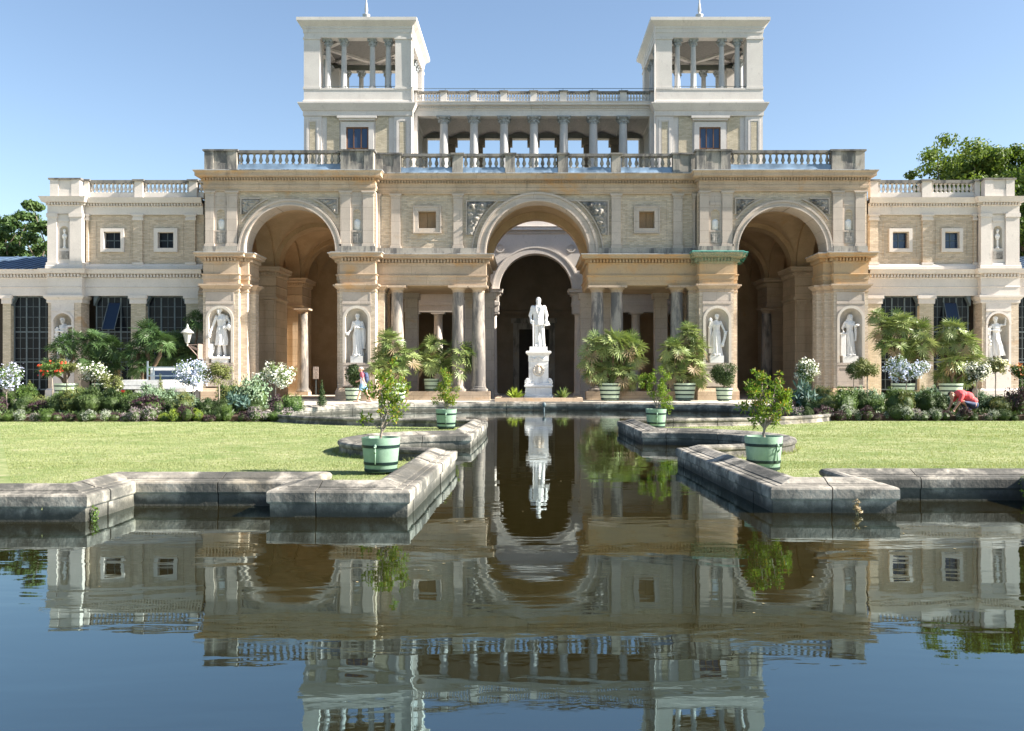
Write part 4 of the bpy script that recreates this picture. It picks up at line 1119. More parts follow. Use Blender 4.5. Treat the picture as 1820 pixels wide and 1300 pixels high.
        if a in (165, 1660):                                 # tilted vent pane
            xm0, xm1 = A+(B-A)*.34, A+(B-A)*.67; zv = zb_+(zt_-zb_)*.93; zv2 = zb_+(zt_-zb_)*.64
            MB().add([(xm0, DW+.34, zv), (xm1, DW+.34, zv), (xm1-.05, DW-.35, zv2), (xm0-.05, DW-.35, zv2)], [(0, 3, 2, 1), (0, 1, 2, 3)]).build('vent_pane', m_bglass, wf)
            MB().tube([(xm0, DW+.33, zv), (xm0-.05, DW-.36, zv2), (xm1-.05, DW-.36, zv2), (xm1, DW+.33, zv)], .025, 5).build('vent_frame', m_steel, wf)
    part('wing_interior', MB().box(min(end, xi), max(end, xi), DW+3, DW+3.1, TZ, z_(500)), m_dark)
    # corner pavilion, lower with niche
    nx0, nx1 = c0+w_*.12, c1-w_*.22
    q = MB()
    for a, b in ((c0+.05, nx0), (nx1, c1-.05)): q.box(a, b, YP+.0, DW+.6, zb, z_(538))
    q.box(nx0, nx1, YP+.75, DW+1, zb, z_(538))
    p = part('corner_pier', q, m_brick)
    MB().sweep([(0, z_(540)), (.03, z_(539)), (.03, z_(534)), (.1, z_(532)), (.16, z_(529)), (.16, z_(526)), (-.1, z_(525.5))], [(c0, DW+.5), (c0, YP), (c1, YP), (c1, DW+.5)]).build('capital', m_white, p)
    ncx = (nx0+nx1)/2; nr = (nx1-nx0)/2-.12; zs_ = z_(647); zsp = z_(558)-nr
    MB().archfront(nx0, nx1, TZ+.4, z_(538), ncx, zs_, zsp, nr, YP-.02).box(nx0, nx1, YP-.06, YP, z_(556)+.05, z_(554)+.09).ring(ncx, zsp, nr, nr+.12, YP-.06, YP-.01).build('niche_surround', m_white, p)
    MB().niche(ncx, YP-.02, zs_, zsp, nr, .6).build('niche', m_niche, p, None, True, 50)
    MB().sweep([(0, TZ), (.08, TZ), (.08, TZ+.5), (0, TZ+.6)], [(c0, DW+.5), (c0, YP), (c1, YP), (c1, DW+.5)]).build('plinth', m_white, p)
    # balustrade
    zz = (z_(352), z_(342), z_(325.5), z_(319.5))
    for seg, yy in bal_e(X_): balustrade(seg, yy, *zz, m_white, m_soot, .3)
    return ncx, zs_, nx, zsp
nl = wing(False, (90, 151), ((184, 214, 178, 220), (280, 309, 273, 315)), ((18, 87), (165, 232), (258, 330)), ((153, 157), (237, 253), (331, 347)), 361,
          lambda f: [([('w', f(96), f(148))], DW-.3), ([('p', f(149), f(158)), ('b', f(158), f(239), 11), ('p', f(239), f(254)), ('b', f(254), f(336), 11), ('p', f(336), f(350)), ('b', f(350), f(361), 1)], DW+.05)], None)
nr_ = wing(True, (1738, 1806), ((1587, 1613, 1581, 1622), (1680, 1705, 1674, 1712)), ((1567, 1635), (1660, 1727), (1812, 1880)), ((1546, 1561), (1640, 1657), (1731, 1736)), 1543,
          lambda f: [([('p', f(1547), f(1561)), ('b', f(1561), f(1639), 10), ('p', f(1639), f(1656)), ('b', f(1656), f(1733), 10), ('p', f(1733), f(1742))], DW+.05), ([('w', f(1744), f(1796))], DW-.3)], None)
# low hall roofs running on beyond the pavilions
for a, b, lab in ((-45, X(92, DW), 'l'), (X(1804, DW), 46, 'r')):
    q = MB(); z0 = Z(478, DW); z1 = Z(449, 54)
    q.add([(a, DW+.3, z0), (b, DW+.3, z0), (b, 56, z1), (a, 56, z1), (a, 60, z0), (b, 60, z0)], [(0, 1, 2, 3), (3, 2, 5, 4)])
    rf = part('hall_roof', q, m_slate)
    n = int((b-a)/.5)
    for i in range(n):
        u = a+.25+i*.5
        MB().tube([(u, DW+.3, z0+.03), (u, 56, z1+.03)], .03, 4).build('roof_seam', m_slate, rf) if abs(u) < 32 else None
MB.AUTOSPLIT = False
# ================================================================== figures
def remesh(mb, voxel, smooth=2, name='figure'):
    me = mb.mesh(name, m_marble)
    o = bpy.data.objects.new(name, me); col.objects.link(o)
    md = o.modifiers.new('r', 'REMESH'); md.mode = 'VOXEL'; md.voxel_size = voxel; md.use_smooth_shade = True
    if smooth:
        sm = o.modifiers.new('s', 'SMOOTH'); sm.factor = 0.5; sm.iterations = smooth
    dg = bpy.context.evaluated_depsgraph_get()
    res = bpy.data.meshes.new_from_object(o.evaluated_get(dg))
    bpy.data.objects.remove(o); bpy.data.meshes.remove(me)
    res.materials.clear()
    res.polygons.foreach_set('use_smooth', [True]*len(res.polygons)); res.name = name
    return res
def limb(mb, pts, rad):
    for p, r in zip(pts, rad): mb.ball(p, r, 10, 7)
    return mb.tube(pts, rad, 10)
def robe(mb, rings, folds=9, amp=.10, ph=0.0, twist=2.0, n=72):
    """rings (z, cx, cy, rx, ry, fold amount)"""
    vv = []
    for z, cx, cy, rx, ry, fa in rings:
        for i in range(n):
            a = 2*PI*i/n
            r = 1+amp*fa*(math.sin(folds*a+ph+twist*z)*.6+math.sin((folds*2-3)*a+ph*2-twist*1.7*z)*.4)
            vv.append((cx+rx*r*math.cos(a), cy+ry*r*math.sin(a), z))
    k = len(rings)
    ff = [(j*n+i, j*n+(i+1) % n, (j+1)*n+(i+1) % n, (j+1)*n+i) for j in range(k-1) for i in range(n)]
    ff += [tuple(range(n-1, -1, -1)), tuple((k-1)*n+i for i in range(n))]
    return mb.add(vv, ff)
def head(mb, c, hair=True, beard=False, veil=False, s=1.0):
    x_, y_, z_ = c
    mb.ball((x_, y_, z_), (.078*s, .092*s, .115*s), 16, 12)
    mb.ball((x_, y_-.055*s, z_-.06*s), (.05*s, .045*s, .055*s), 10, 8)               # jaw
    mb.ball((x_, y_-.098*s, z_-.01*s), (.014*s, .02*s, .03*s), 8, 6)                  # nose
    for k in (-1, 1):
        mb.ball((x_+k*.032*s, y_-.082*s, z_+.025*s), (.026*s, .016*s, .012*s), 8, 6)  # brows
        mb.ball((x_+k*.078*s, y_+.005*s, z_), (.014*s, .028*s, .034*s), 8, 6)         # ears
    mb.ball((x_, y_-.088*s, z_-.05*s), (.026*s, .014*s, .010*s), 8, 6)                # lips
    if hair:
        mb.ball((x_, y_+.028*s, z_+.045*s), (.09*s, .092*s, .095*s), 12, 10)
        if not beard:
            mb.ball((x_, y_+.12*s, z_+.01*s), (.045*s, .045*s, .045*s), 10, 8)
            for k in range(9):
                a = PI*k/8; mb.ball((x_+.082*s*math.cos(a), y_-.06*s+.03*abs(math.cos(a)), z_+.05*s+.06*s*math.sin(a)), .022*s, 7, 5)
    if beard:
        mb.ball((x_, y_-.06*s, z_-.095*s), (.055*s, .05*s, .06*s), 10, 8)
        for k in (-1, 1): mb.ball((x_+k*.055*s, y_-.035*s, z_-.06*s), (.03*s, .04*s, .06*s), 8, 6)
    limb(mb, [(x_*.6, y_*.6+.012, z_-.22*s), (x_, y_+.01, z_-.09*s)], [.055*s, .05*s])
def hand(mb, p, d, s=1.0, curl=.5, side=1):
    """a palm with four bent fingers and a side thumb; d = pointing direction"""
    d = Vector(d).normalized(); up = Vector((0, -1, 0)) if abs(d.y) < .8 else Vector((0, 0, 1))
    w = d.cross(up).normalized(); up = w.cross(d)
    p = Vector(p); mb.ball(p+d*.03*s, (.034*s, .028*s, .036*s), 8, 6)
    for i, L in enumerate((.060, .070, .066, .052)):
        b = p+d*.06*s+w*(i-1.5)*.019*s; k1 = b+d*L*.55*s-up*(-.02*curl)*s; k2 = k1+(d*(1-curl)+up*curl)*L*.5*s
        mb.tube([b, k1, k2], [.0105*s, .0095*s, .008*s], 6)
    b = p+d*.02*s+w*side*.03*s; mb.tube([b, b+(w*side*.6+d)*.035*s+up*.01, b+(w*side*.3+d)*.06*s+up*.025*s], [.012*s, .011*s, .009*s], 6)
GOWN = [(0, .02, 0, .23, .17, 1), (.12, .02, 0, .215, .16, 1), (.35, .01, 0, .19, .145, 1), (.6, 0, 0, .185, .14, .9), (.85, -.01, 0, .185, .135, .6), (1.0, 0, 0, .165, .125, .4),
        (1.08, 0, 0, .14, .11, .3), (1.2, 0, -.005, .15, .115, .3), (1.30, 0, -.015, .165, .13, .25), (1.40, 0, 0, .17, .10, .2), (1.47, 0, .005, .10, .07, .1), (1.50, 0, .005, .06, .055, 0)]
def st_pourer():
    m = MB(); robe(m, [(.42, .0, 0, .21, .16, 1), (.6, .02, 0, .20, .15, 1)] + [(z, cx+.02, cy, rx*1.0, ry, f) for z, cx, cy, rx, ry, f in GOWN[4:]], 8, .16, .5, 4)
    limb(m, [(-.07, 0, .9), (-.06, -.03, .48), (-.07, .0, .09)], [.1, .065, .045]); limb(m, [(.08, 0, .9), (.10, -.05, .5), (.13, .02, .09)], [.1, .065, .045])
    for a in (-.07, .13): m.ball((a, -.06, .05), (.045, .11, .045), 10, 6)
    head(m, (-.06, -.06, 1.60)); m.ball((-.06, 0, 1.66), (.12, .11, .09), 12, 8)
    limb(m, [(-.17, 0, 1.40), (-.27, -.02, 1.12), (-.33, -.12, .90)], [.06, .048, .036]); hand(m, (-.33, -.12, .90), (-.1, -.2, -1))
    limb(m, [(.18, 0, 1.40), (.31, .02, 1.15), (.22, -.13, 1.02)], [.06, .048, .036]); hand(m, (.22, -.13, 1.02), (-1, -.2, .1))
    m.lathe([(.02, 0), (.05, .02), (.10, .1), (.11, .17), (.06, .24), (.04, .28), (.06, .31)], (.31, -.09, .92), 14)
    m.lathe([(.01, 0), (.045, .03), (.06, .1), (.035, .15), (.04, .18)], (-.36, -.15, .66), 12)
    m.lathe([(.09, 0), (.10, .04), (.06, .08), (.12, .2), (.14, .34), (.1, .42), (.12, .46), (.02, .47)], (-.35, -.05, 0), 14)
    m.ball((-.1, .1, .2), (.11, .09, .24), 10, 8); m.box(-.36, .34, -.2, .22, -.05, .03)
    return m
def st_cloak():
    m = MB(); robe(m, GOWN, 10, .12, .2, 1.5); head(m, (0, -.01, 1.63)); m.lathe([(.085, 0), (.09, .03), (.07, .07)], (0, .01, 1.70), 14)
    robe(m, [(.3, .24, .06, .07, .09, 1), (.7, .25, .06, .09, .1, 1), (1.1, .22, .06, .1, .1, .7), (1.38, .16, .05, .09, .09, .4), (1.45, .1, .04, .07, .06, .2)], 5, .2, 0, 2)
    limb(m, [(-.17, 0, 1.40), (-.24, -.02, 1.13), (-.33, -.14, .98)], [.062, .05, .036]); hand(m, (-.33, -.14, .98), (-.5, -.5, -.6))
    m.box(-.45, -.33, -.22, -.12, .86, .98)
    limb(m, [(.18, 0, 1.40), (.25, -.06, 1.16), (.04, -.17, 1.19)], [.062, .05, .036]); hand(m, (.04, -.17, 1.19), (-1, -.1, .2))
    for a in (-.08, .1): m.ball((a, -.17, .04), (.045, .08, .04), 8, 6)
    return m
def st_lyre():
    m = MB(); robe(m, [(z, cx, cy, rx*(1.08 if z < .7 else 1), ry*1.05, f) for z, cx, cy, rx, ry, f in GOWN], 11, .15, 1.1, .6); head(m, (0.02, -.02, 1.63))
    limb(m, [(-.17, 0, 1.41), (-.30, -.04, 1.20), (-.28, -.15, 1.40)], [.062, .05, .038]); hand(m, (-.28, -.15, 1.40), (0, -.2, 1))
    m.ball((-.28, -.19, 1.50), (.07, .05, .09), 12, 8)
    limb(m, [(.18, 0, 1.41), (.29, -.02, 1.16), (.36, -.12, .98)], [.062, .05, .036]); hand(m, (.36, -.12, .98), (.3, -.4, -.8))
    m.tube([(.42, -.12, 1.02), (.35, -.12, .72), (.27, -.12, .48)], [.022, .03, .035], 8); m.tube([(.34, -.12, 1.05), (.29, -.12, .72), (.22, -.12, .5)], [.018, .02, .03], 8)
    m.tube([(.28, -.12, .99), (.46, -.12, 1.03)], .02, 8); m.ball((.24, -.12, .45), (.08, .05, .1), 10, 8)
    for k in range(3): m.tube([(.32+.03*k, -.12, 1.0), (.26+.02*k, -.12, .5)], .011, 5)
    robe(m, [(.1, -.24, .05, .06, .07, 1), (.6, -.26, .04, .07, .08, 1), (1.15, -.25, .02, .07, .07, .8), (1.4, -.15, .03, .06, .06, .2)], 4, .2, 0, 2)
    for a in (-.1, .1): m.ball((a, -.18, .04), (.045, .08, .04), 8, 6)
    return m
def st_veil():
    m = MB(); robe(m, [(z, cx+.05*(1-z/1.5), cy, rx*.92, ry, f) for z, cx, cy, rx, ry, f in GOWN], 9, .15, 2.2, 5); head(m, (.04, -.03, 1.61), hair=False)
    robe(m, [(1.18, -.04, .06, .22, .11, .8), (1.4, -.01, .055, .2, .1, .6), (1.55, .03, .05, .13, .1, .3), (1.68, .04, .02, .105, .105, .2), (1.74, .04, .01, .07, .08, 0)], 7, .1, 0, 2)
    limb(m, [(-.17, 0, 1.40), (-.29, -.02, 1.18), (-.28, -.12, 1.0)], [.065, .052, .036]); hand(m, (-.28, -.12, 1.0), (0, -.6, -.8))
    m.box(-.40, -.20, -.16, .06, 0, .94); m.box(-.43, -.17, -.19, .09, .90, .96)
    limb(m, [(.18, 0, 1.40), (.25, -.06, 1.16), (.17, -.2, 1.24)], [.062, .05, .036]); hand(m, (.17, -.2, 1.24), (.4, -.5, .5)); m.ball((.24, -.24, 1.28), (.10, .05, .05), 10, 6)
    robe(m, [(.62, .24, -.06, .03, .05, 1), (.9, .25, -.06, .045, .06, 1), (1.15, .24, -.05, .05, .06, .5), (1.3, .2, -.02, .04, .05, 0)], 4, .2, 0, 2)
    for a in (-.02, .16): m.ball((a, -.16, .04), (.045, .08, .04), 8, 6)
    return m
def st_dancer():
    m = MB(); robe(m, [(.18, .06, 0, .27, .18, 1), (.35, .05, 0, .24, .17, 1), (.6, .02, 0, .21, .15, 1)] + [(z, cx-.02, cy, rx, ry, f) for z, cx, cy, rx, ry, f in GOWN[4:]], 8, .18, 0, 4); head(m, (-.07, -.04, 1.62))
    limb(m, [(-.05, 0, .5), (-.02, .0, .08)], [.07, .045]); limb(m, [(.05, 0, .5), (.1, -.05, .08)], [.07, .045])
    for a, b in ((-.02, -.05), (.1, -.11)): m.ball((a, b, .04), (.045, .1, .04), 8, 6)
    limb(m, [(.17, 0, 1.40), (.33, -.02, 1.42), (.35, -.07, 1.68)], [.06, .048, .036]); hand(m, (.35, -.07, 1.68), (-.4, -.2, 1))
    limb(m, [(-.17, 0, 1.40), (-.27, -.05, 1.2), (-.02, -.18, 1.17)], [.06, .048, .036]); hand(m, (-.02, -.18, 1.17), (1, -.2, .1))
    m.tube([(-.33, -.02, 1.3), (-.3, 0, .8), (-.24, .02, .05)], [.09, .08, .1], 10)
    for k in range(12): m.ball((-.33+.05*math.sin(k*2.4), -.06+.03*math.cos(k*3), .55+.07*k), .055, 8, 6)
    m.box(-.36, .36, -.2, .22, -.04, .03)
    return m
def st_man():
    m = MB()
    robe(m, [(.78, 0, 0, .245, .165, .8), (.9, 0, 0, .225, .16, .5), (1.02, 0, 0, .195, .15, .3), (1.15, 0, -.01, .19, .15, .2), (1.3, 0, -.01, .205, .155, .15), (1.42, 0, 0, .20, .12, .1), (1.5, 0, .01, .11, .085, 0), (1.55, 0, .01, .07, .065, 0)], 7, .06, .3, 1)
    limb(m, [(-.09, 0, .85), (-.08, -.01, .45), (-.09, .02, .08)], [.115, .085, .065]); limb(m, [(.10, 0, .85), (.14, -.07, .46), (.18, -.10, .08)], [.115, .085, .065])
    m.ball((-.09, -.05, .045), (.055, .13, .05), 10, 6); m.ball((.2, -.17, .045), (.055, .13, .05), 10, 6)
    head(m, (0, -.01, 1.66), hair=True, beard=True)
    limb(m, [(-.20, 0, 1.42), (-.29, .0, 1.14), (-.26, -.10, .93)], [.085, .07, .052]); hand(m, (-.26, -.10, .93), (.2, -.3, -1))
    limb(m, [(.20, 0, 1.42), (.29, .02, 1.14), (.27, -.06, .90)], [.085, .07, .052]); hand(m, (.27, -.06, .90), (.1, -.3, -1))
    m.tube([(-.20, -.14, .92), (-.19, -.15, 0)], .017, 8); m.ball((-.20, -.14, .92), .03, 8, 6)
    m.add([(.24, -.16, .74), (.42, -.10, .78), (.36, -.12, .92), (.26, -.12, .96), (.24, -.13, .74), (.42, -.07, .78), (.36, -.09, .92), (.26, -.09, .96)], [(0, 1, 2, 3), (7, 6, 5, 4), (0, 4, 5, 1), (1, 5, 6, 2), (2, 6, 7, 3), (3, 7, 4, 0)])
    m.tube([(-.02, .12, 0), (-.03, .14, .4), (-.02, .1, .8)], [.15, .11, .1], 10)
    for k in range(5): m.ball((0, -.165, 1.0+.09*k), (.018, .014, .018), 6, 5)
    for k in (-1, 1): m.tube([(k*.06, -.13, 1.5), (k*.09, -.165, 1.35), (k*.03, -.17, 1.2)], [.02, .025, .015], 6)
    return m
def statue(fn, cx, cy, z, hgt, label, voxel=.009, plinth=None, figh=1.75, rz=0.0):
    e = empty('statue', (cx, cy, z), label, 'statue', 'marble statues')
    p = 0
    if plinth:
        pw, ph, pd = plinth
        MB().box(-pw/2, pw/2, -pd/2, pd/2, 0, ph).mesh('x', m_marble)
        inst('plinth', MB().box(-pw/2, pw/2, -pd/2, pd/2, 0, ph).mesh('plinth', m_marble), e, (cx, cy, z)); p = ph
    me = remesh(fn(), voxel, 1); me.materials.append(m_marble)
    s = (hgt-p)/figh
    inst('figure', me, e, (cx, cy, z+p), rz, (s, s, s))
    return e
yn = YS+.22
statue(st_pourer, nch[0], yn, 2.26, 3.02, 'white marble figure pouring from a jug in the outer niche left of the left arch', figh=1.76, plinth=(.9, .28, .5))
statue(st_cloak, nch[1], yn, 2.26, 2.6, 'white marble robed woman with an arm across her chest, niche above the walking man', plinth=(.66, .36, .5))
statue(st_lyre, nch[2], yn, 2.26, 2.6, 'white marble robed figure holding a mask and a lyre, niche above the clipped round tree', plinth=(.72, .38, .5))
statue(st_veil, nch[3], yn, 2.26, 2.6, 'white marble veiled woman leaning on a pillar, niche right of the right arch', plinth=(.82, .36, .5))
statue(st_dancer, nl[0], DW-.15, nl[1], 2.55, 'pale dancing statue half hidden by palms in the far left wing niche', plinth=(.8, .2, .5))
statue(st_dancer, nr_[0], DW-.15, nr_[1], 2.62, 'pale dancing statue with a raised arm in the far right wing niche', plinth=(.8, .2, .5))
for cx, lab in ((nl[2], 'small marble bust in the upper niche of the left corner pavilion'), (nr_[2], 'small marble bust in the upper niche of the right corner pavilion')):
    m = MB(); m.lathe([(.10, 0), (.10, .05), (.05, .1), (.06, .3), (.05, .5), (.09, .52), (.09, .56)], (0, 0, 0), 12); m.ball((0, 0, .68), (.15, .09, .13), 10, 8)
    m.tube([(0, 0, .75), (0, -.01, .9)], [.05, .045], 8); m.ball((0, -.01, .97), (.075, .085, .11), 12, 8); m.ball((0, -.08, .96), (.015, .02, .03), 6, 5)
    me = remesh(m, .013, 1, 'bust'); me.materials.append(m_marble)
    tag(inst('bust', me, None, (cx, DW-.20, Z(443, DW))), lab, 'bust')

# ---- the monument
MC, MD = X(957, 47.2), 47.2
pd = empty('pedestal', (MC, MD, .40), 'tall carved white marble pedestal under the standing man before the central arch', 'pedestal')
def sq(mb, prof, cx, cy):
    k = len(prof); v = []
    for r, z in prof: v += [(cx-r, cy-r, z), (cx+r, cy-r, z), (cx+r, cy+r, z), (cx-r, cy+r, z)]
    f = [(j*4+i, j*4+(i+1) % 4, j*4+4+(i+1) % 4, j*4+4+i) for j in range(k-1) for i in range(4)]
    return mb.add(v, f+[(3, 2, 1, 0), ((k-1)*4, (k-1)*4+1, (k-1)*4+2, (k-1)*4+3)])
zm = lambda v: Z(v, MD-.6)
sq(MB(), [(.74, .38), (.74, .55), (.70, .58), (.68, .95), (.74, 1.0), (.74, 1.08), (.64, 1.13)], MC, MD).build('base', m_marble, pd)
sq(MB(), [(.56, 1.13), (.53, 1.3), (.51, 1.4), (.51, 2.30), (.53, 2.33), (.53, 2.62)], MC, MD).build('die', m_marble, pd)
sq(MB(), [(.54, 2.62), (.58, 2.68), (.66, 2.74), (.66, 2.82), (.60, 2.85)], MC, MD).build('cap', m_marble, pd)
m = MB(); m.ring(MC, 1.85, .001, .30, MD-.535, MD-.50, a1=2*PI, n=24)
for k in range(14):
    a = k*2*PI/14; m.ball((MC+.24*math.cos(a), MD-.535, 1.85+.25*math.sin(a)), (.07, .03, .07), 8, 6)
m.ball((MC, MD-.54, 1.86), (.12, .05, .2), 10, 8); m.ball((MC, MD-.55, 2.08), (.06, .04, .07), 8, 6)
m.build('emblem', m_niche, pd, None, True)
m = MB()
for s in (-1, 1):
    for k in range(9): a = k*.7; m.ball((MC+s*(.58-.02*k*math.cos(a)), MD-.56, 1.25+.13*math.sin(a)), .07, 8, 6)
    m.tube([(MC+s*.5, MD-.56, 1.15), (MC+s*.2, MD-.58, 1.16), (MC, MD-.58, 1.12)], [.06, .045, .03], 8)
m.build('scrolls', m_marble, pd, None, True)
m = MB()
for s in (-1, 0): m.tube([(MC+.45*(s+0)+0.02, MD-.545, 2.55), (MC+.45*(s+.5), MD-.56, 2.42), (MC+.45*(s+1)-.02, MD-.545, 2.55)], [.02, .04, .02], 6)
m.build('garland', m_marble, pd, None, True)
sq(MB(), [(.47, 2.85), (.46, 3.08)], MC, MD).build('top_block', m_marble, pd)
statue(st_man, MC, MD, 3.08, 2.58, 'white marble standing man in a frock coat with a cane, on the central pedestal', .010, None, 1.78)
b = MB().extz([(MC-2.0, 45.2), (MC+2.0, 45.2), (MC+2.0, 49), (MC-2.0, 49)], TZ, .38)
b2 = empty('monument_bed', (MC, 46, TZ), 'low stone-edged planting bed around the marble pedestal', 'planter')
for k, (a, c) in enumerate(((-2.2, -1.1), (-1.09, 0.0), (.01, 1.1), (1.11, 2.2))):
    MB().box(MC+a, MC+c, 45.0, 45.25, TZ-.02, .46).build('edging_stone', m_stone, b2)
for s in (-1, 1): MB().box(MC+s*2.2, MC+s*1.96, 45.26, 48.6, TZ-.02, .46).build('edging_stone', m_stone, b2)
MB().box(MC-1.95, MC+1.95, 45.26, 48.6, TZ-.02, .40).build('soil', m_soil, b2)

# ---- fountain jet in the far basin
f = empty('fountain_nozzle', (X(967, 39), 39, 0), 'small dark fountain nozzle standing in the far basin', 'fountain')
inst('pipe', MB().lathe([(.035, -.3), (.035, .14), (.02, .15), (.02, .22)], n=8).mesh('pipe', m_steel, smooth=True, auto=40), f, (X(967, 39), 39, 0))
inst('nozzle_head', MB().lathe([(.02, 0), (.07, .04), (.09, .1), (.07, .17), (.03, .2), (.001, .21)], n=10).mesh('nozzle_head', m_steel, smooth=True), f, (X(967, 39), 39, .22))

# ---- wall lantern on the outer left pier
lx, ly, lz = X(333, 47.3), 47.3, Z(608, 47.3)
ln = empty('lantern', (lx, ly, lz), 'pale hexagonal wall lantern on a scrolled bracket at the left pier', 'lantern')
m_lmet = plain('lantern_metal', (0.46, 0.46, 0.43), .5, .1); t = NT('lantern_glass'); t.b.inputs['Base Color'].default_value = (.50, .50, .46, 1); t.b.inputs['Roughness'].default_value = .2; m_lg = t.m
MB().lathe([(.10, -.02), (.23, .46)], (lx, ly, lz), 6, cap=True).build('glass', m_lg, ln)
q = MB()
for k in range(6):
    a = k*PI/3; q.tube([(lx+.10*math.cos(a), ly+.10*math.sin(a), lz-.02), (lx+.235*math.cos(a), ly+.235*math.sin(a), lz+.47)], .014, 5)
q.lathe([(.03, -.22), (.05, -.12), (.03, -.1), (.11, -.04), (.11, -.01)], (lx, ly, lz), 10)
q.build('lantern_frame', m_lmet, ln)
MB().lathe([(.33, .46), (.34, .49), (.16, .66), (.09, .70), (.1, .76), (.05, .8), (.06, .86), (.01, .95)], (lx, ly, lz), 12).build('lantern_roof', m_lmet, ln, None, True, 40)
px0 = X(359, 47.9); q = MB(); zb_ = lz-.15
q.box(lx-.02, px0, ly+.0, ly+.05, zb_-.02, zb_+.02); q.tube([(lx, ly+.02, zb_-.02), (px0, ly+.02, zb_-.62)], .03, 6)
for k in range(9):
    u = .15+.1*k; hgt = .6*u*.8
    q.ring(lx+(px0-lx)*u, zb_-hgt*.5-.02, .04, .065, ly+.005, ly+.04, a1=2*PI, n=10)
q.box(px0-.03, px0+.02, ly, ly+.8, zb_-.75, zb_+.05)
q.build('bracket', plain('bracket_iron', (0.30, 0.22, 0.19), .7), ln)

# ---- notice board in the left hall
nbo = empty('notice_board', (-13.95, 58.9, TZ), 'small white notice board inside the left arch', 'notice board')
MB().box(-14.12, -13.78, 58.9, 58.95, 1.35, 2.15).build('panel', plain('notice_paper', (.42, .36, .33), .6, 0, .35, 9), nbo)
MB().box(-13.97, -13.93, 58.951, 58.99, TZ, 1.4).build('post', m_steel, nbo)

# ---- green debris net wrapped round a pier cornice
t = NT('debris_net'); t.b.inputs['Base Color'].default_value = (.02, .22, .15, 1); t.b.inputs['Roughness'].default_value = .7
tr = t.N('BsdfTransparent'); ms = t.N('MixShader'); sp_ = t.N('SeparateXYZ'); t.L(t.pos(), sp_.inputs[0])
wv = t.noise(22, t.pos(), 3); t.L(t.ramp(wv, .35, .62, .08, .40), ms.inputs[0]); t.L(tr.outputs[0], ms.inputs[1]); t.L(t.b.outputs[0], ms.inputs[2]); t.L(ms.outputs[0], t.n['Material Output'].inputs['Surface'])
npth = [(X(1226, YC), YC), (X(1243, 48), YC), (X(1243, 48), YS), (X(1304, 48), YS), (X(1304, 48), 48.35), (X(1313, 48), 48.35), (X(1313, 48), 50.0)]
nt = MB().sweep([(.12, 7.5), (.26, 7.62), (.40, 7.85), (.47, 8.0), (.475, 8.14), (.40, 8.155), (.05, 8.17)], npth)
no = nt.build('debris_net', t.m); tag(no, 'green debris netting wrapped round the cornice right of the central arch', 'netting')
nr2 = MB().sweep([(.478, 8.125), (.487, 8.128), (.487, 8.16), (.44, 8.18)], npth); nr2.build('net_hem', plain('net_hem', (.09, .33, .27), .6), no, (0, 0, 0))
